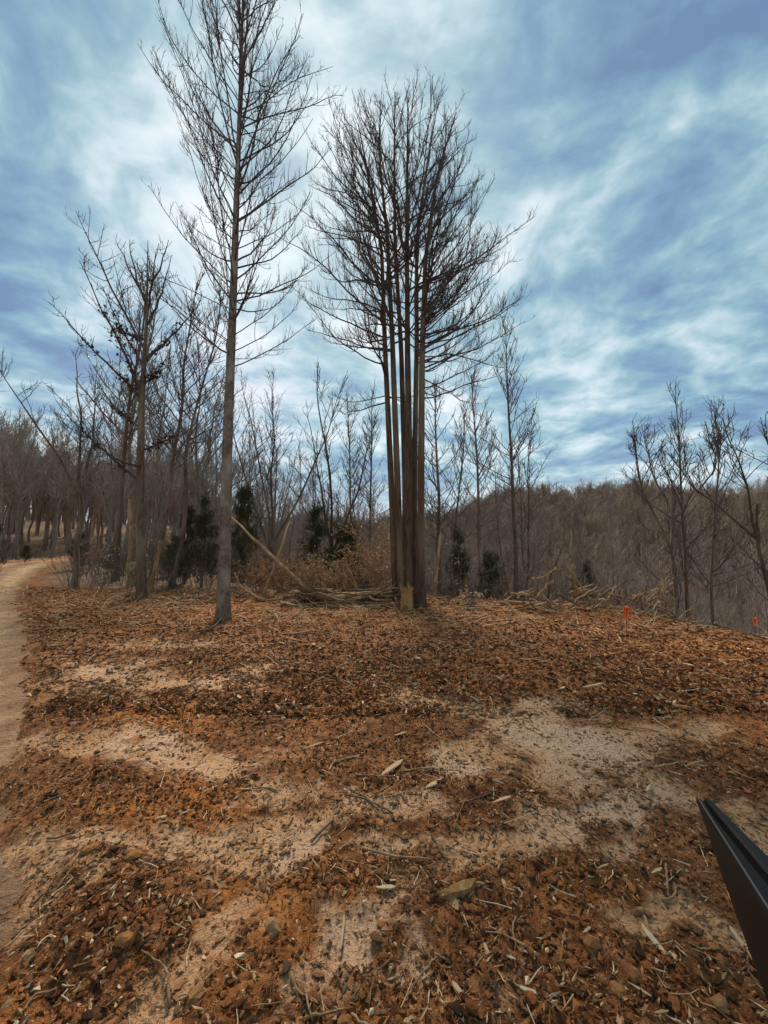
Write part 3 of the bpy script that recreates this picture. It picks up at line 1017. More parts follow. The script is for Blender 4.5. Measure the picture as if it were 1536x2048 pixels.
def add_leaves(A, c, size, R, c0, c1):
    n = len(c)
    u = unit(R.normal(0, 1, (n, 3))); w = unit(np.cross(u, R.normal(0, 1, (n, 3))))
    nn = np.cross(u, w)
    s = size * R.uniform(0.5, 1.2, (n, 1))
    a = c - u * s * 0.5; b = c + w * s * 0.3 + nn * s * 0.12; d = c - w * s * 0.3 + nn * s * 0.12; e = c + u * s * 0.5
    V = np.stack([a, b, e, d], 1).reshape(-1, 3)
    Q = np.arange(n * 4).reshape(n, 4)
    m = R.random((n, 1)); col = np.array(c0) * (1 - m) + np.array(c1) * m
    A.add(V, Q, None, np.repeat(col, 4, 0))


leaf_tree()


# --- cedars
def cedar(seed, hgt, width, shape=0.9):
    R = np.random.default_rng(seed)
    T = Acc()
    p = np.stack([np.cumsum(R.normal(0, .02, 8)), np.cumsum(R.normal(0, .02, 8)), np.linspace(0, hgt * .96, 8)], -1)
    T.tubes(p[None], np.linspace(0.035 * hgt / 2 + .02, 0.008, 8)[None], 7)
    nb = int(70)
    t = R.uniform(0.06, 0.98, nb)
    ip, _ = at_t(np.repeat(p[None], nb, 0), t)
    az = R.uniform(0, 6.28, nb)
    prof = np.minimum(1, (1.03 - t) ** shape * 1.25) * np.interp(t, [0, .15, 1], [.75, 1, 1])
    L = width * prof * R.uniform(0.5, 1.2, nb)
    d = np.stack([np.cos(az), np.sin(az), R.uniform(0.1, 0.8, nb)], -1)
    br = grow(ip, d, L, 5, 0.35, 0.1, R)
    T.tubes(br, taper(nb, 6, 0.018, 0.006), 3)
    A = Acc()
    per = 34
    par = np.repeat(np.arange(nb), per)
    tt_ = R.uniform(0.2, 1.0, len(par)) ** 0.8
    c, dd = at_t(br[par], tt_)
    n = len(c)
    c = c + R.normal(0, 0.055 * width + 0.02, (n, 3))
    u = unit(dd + R.normal(0, .55, (n, 3)) + np.array([0, 0, .25])); w = unit(np.cross(u, R.normal(0, 1, (n, 3)))); nn = np.cross(u, w)
    s = (0.11 + 0.04 * width) * R.uniform(.5, 1.3, (n, 1))
    # a spray: three narrow blades
    for k in (-0.55, 0.0, 0.55):
        dirk = unit(u + w * k)
        sd = np.cross(dirk, nn)
        V = np.stack([c, c + dirk * s * .5 + sd * s * .055, c + dirk * s * (1.1 - abs(k) * .5) + nn * s * .1, c + dirk * s * .5 - sd * s * .055], 1).reshape(-1, 3)
        m = R.random((n, 1)); col = np.array((0.028, 0.034, 0.014)) * (1 - m) + np.array((0.085, 0.085, 0.034)) * m
        A.add(V, np.arange(n * 4).reshape(n, 4), None, np.repeat(col, 4, 0))
    return T.mesh('trunk'), A.mesh('crown', False)


CED = [cedar(201, 3.0, .95), cedar(202, 3.4, 1.1), cedar(203, 2.6, 1.2, .6)]
CED_H = [3.0, 3.4, 2.6]


def place_cedar(v, px, Y, top_py, label, group=None, wide=1.0, z=None, name='cedar'):
    b = P(px, 1100, Y); zz = H(b[0], Y) - .05
    hh = P(px, top_py, Y)[2] - zz
    e = tree_thing(name, (b[0], Y, zz), label, group)
    s = hh / CED_H[v]
    e.scale = (s * wide * .82, s * wide * .82, s); e.rotation_euler = (0, 0, px * 1.7 % 6.28)
    for nm, me, mt in (('trunk', CED[v][0], BARK_BROWN), ('crown', CED[v][1], NEEDLE)):
        put(nm, me, mt, e)
    return e


place_cedar(0, 636, 19, 1008, 'small dark green cedar with pointed top before the forked tree')
place_cedar(2, 700, 20, 1052, 'low dark cedar between the pointed cedar and the tall clump')
place_cedar(1, 915, 17, 1050, 'dark ragged cedar on the slope just past the tall clump', wide=.8)
place_cedar(2, 985, 16, 1110, 'low dark cedar below the straight slender tree', wide=.8)
place_cedar(0, 1165, 26, 1120, 'olive green cedar behind the slash pile', wide=.9)
place_cedar(1, 408, 15.5, 985, 'large dark cedar right behind the tall single tree', wide=.85)
place_cedar(0, 372, 16.5, 1010, 'dark cedar beside the large one, on its track side')
place_cedar(2, 490, 16.5, 975, 'sparse cedar on the valley side of the tall single tree', wide=.62)
place_cedar(1, -22, 15.5, 1015, 'dark cedar at the far edge of the dirt track', wide=.9)
place_cedar(2, 52, 24, 1092, 'round dark cedar where the dirt track bends away', wide=1.1)
place_cedar(1, 225, 20, 1090, 'low dark cedar under the woods past the track bend', wide=1.2)
place_cedar(2, 340, 19, 1090, 'low spreading cedar in the shade behind the leaf-hung tree', wide=1.2)
place_cedar(0, 160, 20, 1050, 'young cedar behind the forked grey tree', wide=1.0)

# --- the woods behind: individual trees
RW = np.random.default_rng(77)
taken = []


def try_spot(x, y, dmin):
    for (a, b_) in taken:
        if (a - x) ** 2 + (b_ - y) ** 2 < dmin * dmin:
            return False
    taken.append((x, y)); return True


def scatter(n, xr, yr, hr, label, group, kinds, dmin, cond, seed):
    R = np.random.default_rng(seed); k = 0; tries = 0
    while k < n and tries < n * 60:
        tries += 1
        x = R.uniform(*xr); y = R.uniform(*yr)
        if not cond(x, y) or not try_spot(x, y, dmin):
            continue
        kd = kinds[int(R.integers(0, len(kinds)))]
        e = place_tree(kd, int(R.integers(0, 3)), (x, y, H(x, y) - .1), R.uniform(*hr), KIND_WORD[kd] + ' ' + label, group, R.uniform(0, 6.28),
                       (R.normal(0, .03), R.normal(0, .03)), twig_m=TWIG_PALE, bark_m=BARK_PALE, width=R.uniform(.85, 1.2))
        k += 1
    return k


def off_track(x, y):
    return float(np.min(np.hypot(TRACK_PTS[:, 0] - x, TRACK_PTS[:, 1] - y))) > 2.6


n1 = scatter(92, (-62, -7), (17.5, 52), (10, 15), 'bare grey tree in the woods around the bend of the dirt track', 'bare trees in the woods by the dirt track',
             ['fork', 'pole', 'pole', 'gnarled', 'spire'], 2.0, lambda x, y: off_track(x, y) and -1.22 < x / y < -.42 and (y > 24 or x / y < -.5), 301)
n2 = scatter(110, (-20, 12), (24, 58), (9, 15), 'bare tree rooted down the slope behind the slash piles', 'bare trees down the slope behind the piles',
             ['spire', 'pole', 'spire', 'fork'], 2.2, lambda x, y: -.42 <= x / y < .30, 302)
n3 = scatter(76, (6, 60), (20, 62), (8, 14), 'bare tree standing on the valley side below the brink', 'bare trees on the valley side',
             ['gnarled', 'pole', 'fork', 'spire'], 2.4, lambda x, y: .30 <= x / y < 1.15 and math.hypot(x, y) > 22, 303)

# --- the far wooded hill: nobody could count it
def far_kind(seed):
    R = np.random.default_rng(seed); A = Acc(); Hh = 11.0
    p = grow(np.zeros((1, 3)), np.array([[R.normal(0, .04), R.normal(0, .04), 1.0]]), np.array([Hh * .75]), 5, 0, .05, R)
    A.tubes(p, np.linspace(.19, .07, 6)[None], 4)
    m = 15
    t = R.uniform(.35, 1, m); ip, _ = at_t(np.repeat(p, m, 0), t)
    az = R.uniform(0, 6.28, m); ee = np.radians(R.uniform(25, 75, m))
    d = np.stack([np.cos(az) * np.cos(ee), np.sin(az) * np.cos(ee), np.sin(ee)], -1)
    L = R.uniform(1.4, 3.2, m)
    lb = grow(ip, d, L, 4, .5, .14, R); A.tubes(lb, taper(m, 5, .045, .022), 3)
    p2, d2, par, _ = offshoot(lb, 6, .2, 1, 45, 14, R, .2)
    s2 = grow(p2, d2, R.uniform(.5, 1.5, len(p2)), 2, .4, .15, R); A.tubes(s2, taper(len(s2), 3, .022, .014), 3)
    p3, d3, par, _ = offshoot(s2, 2, .2, 1, 45, 14, R, .2)
    s3 = grow(p3, d3, R.uniform(.3, .8, len(p3)), 1, .4, .15, R); A.tubes(s3, taper(len(s3), 2, .016, .012), 3)
    return A.mesh('far_tree')


hidden = bpy.data.collections.new('far_tree_kinds')
for i in range(6):
    me = far_kind(400 + i); me.materials.append(HILLBARK)
    hidden.objects.link(bpy.data.objects.new('far_tree', me))
RF = np.random.default_rng(9)
pts = []
while len(pts) < 4600:
    r = math.sqrt(RF.uniform(46 ** 2, 200 ** 2)); a = math.radians(RF.uniform(-52, 56))
    if RF.random() > (0.45 + 0.55 * (r > 90)):
        continue
    x, y = r * math.sin(a), r * math.cos(a)
    if a < math.radians(-22) and (r > 130 or not off_track(x, y)):
        continue
    if r < 62 and a > math.radians(-22) and RF.random() < .4:
        continue
    pts.append((x, y))
pts = np.array(pts)
pz = h_base(pts[:, 0], pts[:, 1])
fme = bpy.data.meshes.new('far_woods'); fme.from_pydata([(a, b_, c - .2) for (a, b_), c in zip(pts.tolist(), pz.tolist())], [], [])
fo = put('far_woods', fme, None, label='far bare winter woods covering the hillside and ridge', cat='woods', kind='stuff')
ng = bpy.data.node_groups.new('woods_scatter', 'GeometryNodeTree')
ng.interface.new_socket('Geometry', in_out='INPUT', socket_type='NodeSocketGeometry')
ng.interface.new_socket('Geometry', in_out='OUTPUT', socket_type='NodeSocketGeometry')
gi = ng.nodes.new('NodeGroupInput'); go = ng.nodes.new('NodeGroupOutput')
mp = ng.nodes.new('GeometryNodeMeshToPoints')
ci = ng.nodes.new('GeometryNodeCollectionInfo'); ci.inputs[0].default_value = hidden; ci.inputs[1].default_value = True; ci.inputs[2].default_value = True
iop = ng.nodes.new('GeometryNodeInstanceOnPoints'); iop.inputs['Pick Instance'].default_value = True
rv1 = ng.nodes.new('FunctionNodeRandomValue'); rv1.data_type = 'FLOAT_VECTOR'; rv1.inputs[0].default_value = (-.06, -.06, 0); rv1.inputs[1].default_value = (.06, .06, 6.28)
rv2 = ng.nodes.new('FunctionNodeRandomValue'); rv2.data_type = 'FLOAT'; rv2.inputs[2].default_value = .6; rv2.inputs[3].default_value = 1.45; rv2.inputs['Seed'].default_value = 5
ng.links.new(gi.outputs[0], mp.inputs[0]); ng.links.new(mp.outputs[0], iop.inputs['Points']); ng.links.new(ci.outputs[0], iop.inputs['Instance'])
ng.links.new(rv1.outputs[0], iop.inputs['Rotation']); ng.links.new(rv2.outputs[1], iop.inputs['Scale']); ng.links.new(iop.outputs[0], go.inputs[0])
md = fo.modifiers.new('scatter', 'NODES'); md.node_group = ng

# ------------------------------------------------------------------ undergrowth, saplings, bushes
RU = np.random.default_rng(15)
ux = []; uy = []
while len(ux) < 5600:
    az = RU.uniform(-1.15, 1.1); y = RU.uniform(11.5, 40); x = az * y
    sd = float(seg_dist(np.array([x]), np.array([y]), EDGE, True)[0][0])
    if x / y > -.36 and (sd < 0.35 or sd > 14): continue
    if x / y <= -.36 and (y < 14.2 or not off_track(x, y)): continue
    ux.append(x); uy.append(y)
ux = np.array(ux); uy = np.array(uy)
p = np.stack([ux, uy, h_base(ux, uy) - .05], -1)
d = RU.normal(0, .35, (len(p), 3)); d[:, 2] = 1
st = grow(p, d, RU.uniform(.5, 2.3, len(p)), 4, .1, .16, RU)
A = Acc(); A.tubes(st, taper(len(st), 5, RU.uniform(.006, .014, len(st)), .004), 3)
p2, d2, par, _ = offshoot(st, 3, .3, 1, 45, 15, RU, .1)
s2 = grow(p2, d2, RU.uniform(.2, .8, len(p2)), 2, .1, .2, RU); A.tubes(s2, taper(len(s2), 3, .006, .004), 3)
put('undergrowth', A.mesh('undergrowth'), TWIG_GREY, label='tangle of bare brown brush on the woodland floor', cat='undergrowth', kind='stuff')


def leafy(name, px, Y, h, spread, nst, nleaf, label, c0, c1, group=None, size=.07, flat=.0, base_py=None, cat='bush'):
    R = np.random.default_rng(int(px * 3 + Y * 100))
    if base_py: b = G(px, base_py)
    else:
        b = P(px, 1100, Y); b[2] = H(b[0], Y)
    e = bpy.data.objects.new(name, None); COL.objects.link(e); e.location = [float(v) for v in b]; tag(e, label, cat, group)
    d = R.normal(0, spread, (nst, 3)); d[:, 2] = 1
    st = grow(R.normal(0, .08, (nst, 3)) * [1, 1, 0], d, h * R.uniform(.6, 1.1, nst), 6, .0, .10, R)
    A = Acc(); A.tubes(st, taper(nst, 7, .012, .005), 4)
    p2, d2, par, _ = offshoot(st, 6, .25, 1, 60, 12, R, -.05, flat)
    s2 = grow(p2, d2, R.uniform(.2, .5, len(p2)) * h * .6, 4, .05, .12, R); A.tubes(s2, taper(len(s2), 5, .007, .004), 3)
    put('stem', A.mesh('stem'), DEADWOOD if name == 'dry_bush' else TWIG_GREY, e)
    A = Acc()
    k = R.integers(0, len(s2), nleaf)
    c, _ = at_t(s2[k], R.uniform(.25, 1, nleaf))
    add_leaves(A, c + R.normal(0, .04, (nleaf, 3)), size, R, c0, c1)
    put('leaves', A.mesh('leaves', False), LEAF, e)
    return e


HONEY = ((0.36, 0.21, 0.10), (0.66, 0.46, 0.27)); BEIGE = ((0.42, 0.31, 0.19), (0.66, 0.54, 0.38)); RUST = ((0.26, 0.12, 0.05), (0.46, 0.25, 0.12))
for px, Y, h, c, l in ((560, 13.6, 1.8, RUST, 'rusty leaved bush behind the leaning poles'), (610, 14.2, 1.9, HONEY, 'honey brown bush behind the upturned roots'), (655, 13.8, 1.8, HONEY, 'honey brown bush behind the stacked logs, nearest the upturned roots'),
                       (700, 14.4, 2.2, RUST, 'rusty bush behind the middle of the stacked logs'), (748, 13.4, 2.7, HONEY, 'tall thin beech bush with curled leaves against the tall clump'), (775, 12.6, 3.4, HONEY, 'leafy vine growth climbing by the outermost dark trunk'), (520, 14.4, 1.4, RUST, 'dull brown bush under the crossed poles')):
    leafy('dry_bush', px, Y, h * .9, .45, 26, 560, l, *c, size=.085)
leafy('leafy_sprig', 942, 10.6, .75, .35, 6, 120, 'small pale-leaved sprig beside the clump base', *BEIGE, size=.085)
leafy('leafy_sprig', 905, 12.4, 2.2, .12, 3, 40, 'few pale leaves hanging on a thin sapling past the clump', *BEIGE, size=.09)
leafy('beech_sapling', 262, 12.9, 2.1, .16, 3, 150, 'beech sapling with layered pale leaves before the leaf-hung tree', *BEIGE, size=.075, flat=.9)
leafy('beech_sapling', 205, 13.6, 1.9, .12, 3, 130, 'beech sapling with rows of pale leaves next to the forked tree', *BEIGE, size=.075, flat=.95)
leafy('leafy_bough', 398, 12.0, .9, .6, 6, 200, 'broken bough of tan leaves lying before the dark cedar', *HONEY, size=.075)

# ------------------------------------------------------------------ felled wood: poles, logs, sticks
def curve_rod(name, pts, r0, r1, mat, label, cat, group=None, sides=7, jag=.35, twigs=0, seed=0):
    """a rod of wood through the given points, a little crooked, with ends closed, knots and stub twigs"""
    R = np.random.default_rng(seed + 5)
    pts = np.asarray(pts, float)
    sp = smooth_poly(pts, max(3, int(12 / len(pts)))) if len(pts) > 2 else np.linspace(pts[0], pts[1], 9)
    L = np.linalg.norm(np.diff(sp, axis=0), axis=1).sum()
    sp[1:-1] += R.normal(0, r0 * jag, (len(sp) - 2, 3))
    c = sp[0].copy(); q = sp - c
    K = len(q)
    rr = np.linspace(r0, r1, K) * R.uniform(.88, 1.12, K)
    q = np.vstack([q[:1], q, q[-1:]]); rr = np.concatenate([[r0 * .15], rr, [r1 * .15]])
    q[0] -= (q[2] - q[1]) * .01; q[-1] += (q[-2] - q[-3]) * .01
    A = Acc(); A.tubes(q[None], rr[None], sides)
    if twigs:
        p2, d2, par, t = offshoot(q[None, 1:-1], twigs, .25, 1, 48, 12, R, .1)
        s2 = grow(p2, d2, L * R.uniform(.12, .4, twigs), 5, .1, .14, R); A.tubes(s2, taper(twigs, 6, r0 * .4, r1 * .35), 4)
        p3, d3, par, t = offshoot(s2, 3, .3, 1, 45, 12, R, .1)
        s3 = grow(p3, d3, L * R.uniform(.05, .14, len(p3)), 3, .1, .14, R); A.tubes(s3, taper(len(p3), 4, r1 * .4, r1 * .25), 3)
    return put(name, A.mesh(name), mat, None, label, cat, group, loc=c)


def rod_px(name, pix, Y, w0, w1, mat, label, cat, group=None, twigs=0, dy=0.0, ground=True, seed=None):
    """rod through places given in the photograph at depth Y (dy: how much deeper the far end lies)"""
    n = len(pix)
    pts = [P(a, b_, Y + dy * i / (n - 1)) for i, (a, b_) in enumerate(pix)]
    if ground:
        for q in pts:
            q[2] = max(q[2], H(q[0], q[1]) + .02)
    s = Y / F / 2
    return curve_rod(name, pts, w0 * s, w1 * s, mat, label, cat, group, twigs=twigs, seed=int(pix[0][0] * 13 + pix[0][1]) if seed is None else seed)


rod_px('leaning_pole', [(620, 1188), (545, 1112), (462, 1034)], 12.3, 8, 4, DEADWOOD, 'long felled pole leaning from the upturned roots up past the tall single tree', 'pole', dy=.6)
rod_px('leaning_pole', [(524, 1206), (553, 1120), (582, 1040)], 12.6, 7, 3.5, DEADWOOD, 'pale thin pole propped across the long leaning pole', 'pole', dy=.5)
rod_px('leaning_pole', [(573, 1198), (548, 1160), (526, 1118)], 12.9, 6, 3, LOGBARK, 'short dark pole leaning under the crossed poles', 'pole')
rod_px('leaning_pole', [(495, 1176), (520, 1156), (548, 1134)], 12.8, 6, 4, LOGBARK, 'brown pole slanting low behind the crossed poles', 'pole')
rod_px('broken_branch', [(530, 1212), (502, 1187), (478, 1166), (468, 1145)], 11.8, 6, 3, DEADWOOD, 'crooked pale branch beside the tall single trunk', 'branch', twigs=4)
rod_px('broken_branch', [(516, 1210), (500, 1180), (486, 1168)], 11.9, 5, 3, DEADWOOD, 'forked bleached branch under the crooked pale branch', 'branch', twigs=3)
rod_px('bent_sapling', [(693, 1175), (688, 1140), (686, 1116), (696, 1135), (716, 1180)], 12.8, 4, 2.5, DEADWOOD, 'bent-over sapling standing in the honey brown bush', 'sapling')
rod_px('bent_sapling', [(716, 1184), (704, 1165), (688, 1150)], 12.7, 4, 2.5, DEADWOOD, 'short pale sapling snapped over behind the stacked logs', 'sapling')
# stacked logs
LOGS = [((640, 1196), (803, 1184), 8), ((660, 1204), (808, 1192), 9), ((655, 1190), (770, 1186), 6), ((676, 1212), (806, 1202), 8), ((690, 1198), (800, 1198), 8), ((630, 1206), (760, 1214), 7), ((640, 1216), (800, 1213), 7), ((610, 1202), (720, 1222), 7), ((690, 1216), (824, 1226), 6), ((600, 1188), (700, 1210), 6),
        ((585, 1182), (690, 1196), 5), ((725, 1208), (812, 1208), 9), ((700, 1190), (798, 1190), 9)]
for i, (a, b_, w) in enumerate(LOGS):
    rod_px('felled_log', [a, ((a[0] + b_[0]) / 2, (a[1] + b_[1]) / 2 - 1), b_], 11.4 + .10 * (i % 5), w * .85, w * 1.15, LOGBARK if i % 2 else DEADWOOD,
           'felled log stacked in the pile by the tall clump', 'log', 'logs stacked by the tall clump', dy=R1.uniform(-.3, .3), twigs=2 * (i % 3 == 1))
RS = np.random.default_rng(61)
for i in range(72):
    px = RS.uniform(560, 800); py = RS.uniform(1178, 1236); l = RS.uniform(30, 110); a = RS.normal(.08, .22)
    rod_px('slash_branch', [(px, py), (px + l * .5 * math.cos(a), py + l * .5 * math.sin(a) + RS.normal(0, 4)), (px + l * math.cos(a), py + l * math.sin(a))], RS.uniform(10.7, 12.2), RS.uniform(3, 6), 1.6,
           DEADWOOD if i % 2 else LOGBARK, 'thin cut branch tangled in the pile by the tall clump', 'branch', 'cut branches in the pile by the clump', twigs=int(RS.integers(0, 4)), dy=RS.uniform(-.5, .5), seed=i)
rod_px('white_stick', [(790, 1194), (801, 1215), (813, 1238)], 10.6, 5, 4, DEADWOOD, 'bleached stick propped against the stump', 'stick')
rod_px('felled_log', [(727, 1221), (775, 1224), (826, 1230)], 10.9, 6, 5, DEADWOOD, 'pale peeled log lying at the foot of the stump', 'log')
rod_px('felled_log', [(880, 1219), (915, 1221), (955, 1226)], 11.2, 8, 6, LOGBARK, 'dark log lying on the ground past the clump', 'log')
rod_px('fallen_branch', [(850, 1246), (876, 1236)], 9.9, 5, 4, DEADWOOD, 'short pale branch lying near the dark log', 'branch')
rod_px('fallen_branch', [(884, 1238), (898, 1223), (938, 1213), (985, 1216), (1006, 1224)], 10.6, 3.5, 3, DEADWOOD, 'long pale branch arching over the dark log', 'branch', ground=False)
rod_px('fallen_branch', [(925, 1222), (975, 1231), (1000, 1236)], 10.4, 4, 3, DEADWOOD, 'thin pale branch lying flat between the two piles', 'branch')
# pile at the brink
rod_px('felled_log', [(1012, 1204), (1104, 1209), (1182, 1205)], 10.4, 7, 6, DEADWOOD, 'long straight log lying across the pile at the brink', 'log')
rod_px('broken_branch', [(1102, 1220), (1084, 1188), (1065, 1157)], 10.2, 5, 3.5, DEADWOOD, 'pale pole sticking up from the long straight log', 'branch')
rod_px('broken_branch', [(1064, 1157), (1085, 1154), (1112, 1136)], 10.3, 4, 2.5, DEADWOOD, 'pale limb bent over atop the pale pole', 'branch', ground=False, twigs=4)
rod_px('dark_snag', [(1095, 1204), (1097, 1170), (1101, 1150), (1114, 1134)], 10.7, 7, 3, BARK_BROWN, 'dark broken snag standing in the pile at the brink', 'snag', twigs=3)
rod_px('dead_sapling', [(1192, 1218), (1168, 1190), (1148, 1168), (1145, 1110), (1141, 1056)], 10.6, 9, 2, DEADWOOD, 'thin dead sapling rising from a bent butt in the pile at the brink', 'sapling')
rod_px('felled_pole', [(1182, 1206), (1215, 1184), (1250, 1164)], 10.9, 6, 3, LOGBARK, 'dark pole slanting out of the pile towards the valley', 'pole', twigs=3)
rod_px('felled_pole', [(1284, 1210), (1315, 1186), (1347, 1166)], 10.0, 5, 3, DEADWOOD, 'pale forked pole slanting up at the end of the brink pile', 'pole', twigs=4)
rod_px('dead_sapling', [(1336, 1228), (1327, 1175), (1320, 1122)], 9.6, 4, 2.5, DEADWOOD, 'pale thin dead sapling crossing the forked pole', 'sapling')
rod_px('fallen_branch', [(1385, 1262), (1410, 1272), (1440, 1284)], 8.2, 5, 4, DEADWOOD, 'pale stick at the rim of the slope beneath the bent trunk', 'branch')
rod_px('fallen_branch', [(1430, 1246), (1446, 1256), (1460, 1268)], 8.4, 6, 4, LOGBARK, 'dark broken branch lying over the rim of the slope', 'branch')
rod_px('fallen_branch', [(1515, 1274), (1560, 1290)], 7.4, 5, 4, DEADWOOD, 'pale stick on the rim near the far ribbon', 'branch')
for i in range(100):
    px = RS.uniform(990, 1350); py = RS.uniform(1186, 1238) + max(0, (px - 1280) * .22); l = RS.uniform(18, 75); a = RS.normal(0, .75)
    Yk = RS.uniform(9.6, 10.8) - max(0, (px - 1250) * .008)
    rod_px('slash_branch', [(px, py), (px + l * .5 * math.cos(a), py + l * .5 * math.sin(a) + RS.normal(0, 4)), (px + l * math.cos(a), py + l * math.sin(a))], Yk, RS.uniform(2.5, 6), 1.6,
           DEADWOOD if i % 3 else LOGBARK, 'thin broken branch tangled in the pile at the brink', 'branch', 'broken branches in the pile at the brink', twigs=int(RS.integers(0, 4)), dy=RS.uniform(-.4, .4), seed=i + 70)
for i in range(26):
    px = RS.uniform(300, 560); py = RS.uniform(1192, 1222); l = RS.uniform(25, 90); a = RS.normal(0, .35)
    rod_px('slash_branch', [(px, py), (px + l * .5 * math.cos(a), py + l * .5 * math.sin(a) + RS.normal(0, 4)), (px + l * math.cos(a), py + l * math.sin(a))], RS.uniform(11.4, 12.9), RS.uniform(2, 4.5), 1.4,
           DEADWOOD if i % 2 else LOGBARK, 'broken branch lying along the foot of the woods', 'branch', 'broken branches along the foot of the woods', twigs=int(RS.integers(0, 4)), dy=RS.uniform(-.4, .4), seed=i + 170)

# snags
def snag(px, py0, py1, Y, w, label, lean_px=0):
    b = P(px, py0, Y); b[2] = H(b[0], Y) - .05
    t = P(px + lean_px, py1, Y)
    A = Acc(); R = np.random.default_rng(int(px)); r = w / 2 / F * Y
    k = 9; q = np.linspace(b, t, k) - b; q[1:-1] += R.normal(0, r * .25, (k - 2, 3))
    A.tubes(q[None], (np.linspace(r * 1.2, r * .8, k) * R.uniform(.9, 1.1, k))[None], 9)
    for j in range(7):                                      # splinters at the break
        a = j * .9; c = q[-1] + np.array([math.cos(a), math.sin(a), 0]) * r * .6
        A.tubes(np.array([[c - [0, 0, r * 2], c + [0, 0, r * R.uniform(.5, 4)]]]), np.array([[r * .35, r * .04]]), 4)
    return put('snag', A.mesh('snag'), FRESH if 'split' in label else DEADWOOD, None, label, 'snag', loc=b)


snag(262, 1180, 1000, 15.2, 13, 'pale barkless broken snag close behind the leaf-hung tree')
snag(299, 1185, 1092, 13.4, 8, 'short leaning snag touching the leaf-hung trunk', 20)
snag(868, 1196, 1072, 12.9, 6, 'pale slanting sapling trunk beyond the clump base', 12)
snag(933, 1212, 1160, 14.0, 4, 'thin split stub standing in the slope brush')

# splintered stump
def stump():
    b = G(814, 1220); Y = b[1]; s = Y / F
    R = np.random.default_rng(3)
    e = bpy.data.objects.new('tree_stump', None); COL.objects.link(e); e.location = [float(v) for v in b]
    tag(e, 'freshly broken stump with splintered orange wood before the tall clump', 'stump')
    r = 10.5 * s; h = 42 * s
    k = 10; q = np.stack([np.zeros(k), np.zeros(k), np.linspace(-.05, h, k)], -1)
    V, Q = tubes(q[None], (np.linspace(r * 1.25, r * .95, k))[None], 18)
    V = V.reshape(k, 18, 3); V[..., :2] *= (1 + .10 * perlin(np.arange(18)[None] * .7 + np.zeros((k, 1)), np.linspace(0, 3, k)[:, None] + np.zeros((1, 18)), 4) * 1.6)[..., None]
    V[-1, :, 2] += R.uniform(-.10, .06, 18); V[-2, :, 2] += R.uniform(-.03, .0, 18)
    A = Acc(); A.add(V.reshape(-1, 3), Q)
    put('stump_wood', A.mesh('stump_wood', False), FRESH, e)
    for j in range(22):
        a = R.uniform(0, 6.28); rr = r * math.sqrt(R.random()) * .95
        c = np.array([math.cos(a) * rr, math.sin(a) * rr, h * .8])
        d = np.array([math.cos(a) * .5, math.sin(a) * .5, 1.0]) + R.normal(0, .25, 3)
        l = R.uniform(.06, .26)
        A = Acc(); A.tubes(np.stack([c - d * .05, c + d * l * .5, c + d * l])[None], np.array([[.028, .02, .003]]), 4)
        put('splinter', A.mesh('splinter', False), FRESH, e)
    for j in range(5):
        a = R.uniform(0, 6.28); A = Acc()
        A.tubes(np.array([[[math.cos(a) * r * .6, math.sin(a) * r * .6, .16], [math.cos(a) * r * 1.5, math.sin(a) * r * 1.5, .04], [math.cos(a) * r * 2.6, math.sin(a) * r * 2.6, -.06]]]), np.array([[r * .4, r * .3, r * .12]]), 6)
        put('root', A.mesh('root'), LOGBARK, e)


stump()


def root_wad():
    b = G(618, 1206); R = np.random.default_rng(8)
    e = bpy.data.objects.new('upturned_roots', None); COL.objects.link(e); e.location = [float(v) for v in b]
    tag(e, 'upturned root mass clotted with soil at the butt of the leaning pole', 'roots')
    n = 60
    d = unit(R.normal(0, 1, (n, 3)) * [1.3, .8, .8] + [0, 0, .25])
    p = np.zeros((n, 3)) + [0, 0, .18]
    st = grow(p, d, R.uniform(.25, .75, n), 6, -.4, .2, R)
    A = Acc(); A.tubes(st, taper(n, 7, .02, .004), 4)
    p2, d2, par, _ = offshoot(st, 3, .2, 1, 50, 15, R); s2 = grow(p2, d2, R.uniform(.1, .35, len(p2)), 4, -.3, .2, R); A.tubes(s2, taper(len(s2), 5, .008, .003), 3)
    put('roots', A.mesh('roots'), LOGBARK, e)
    V, T = lump(R, .27, 1.3, .9)
    put('soil_clod', mesh_np('soil_clod', V + [0, 0, .14], None, T, False, np.broadcast_to((.11, .05, .025), V.shape)), LITTER, e)


_ico = None


def lump(R, r, sx=1.0, sz=.6, sub=2):
    global _ico
    import bmesh
    if _ico is None: _ico = {}
    if sub not in _ico:
        bm = bmesh.new(); bmesh.ops.create_icosphere(bm, subdivisions=sub, radius=1.0)
        bm.verts.ensure_lookup_table()
        _ico[sub] = (np.array([v.co[:] for v in bm.verts]), np.array([[v.index for v in f.verts] for f in bm.faces])); bm.free()
    V, T = _ico[sub]
    V = V.copy(); o = R.uniform(0, 50)
    k = 1 + .55 * perlin(V[:, 0] * 1.6 + o, V[:, 1] * 1.6 + V[:, 2] * 1.3, 5) + .25 * perlin(V[:, 0] * 4 + o, V[:, 2] * 4 + V[:, 1], 9)
    V = V * k[:, None] * np.array([sx, 1, sz]) * r
    return V, T


root_wad()

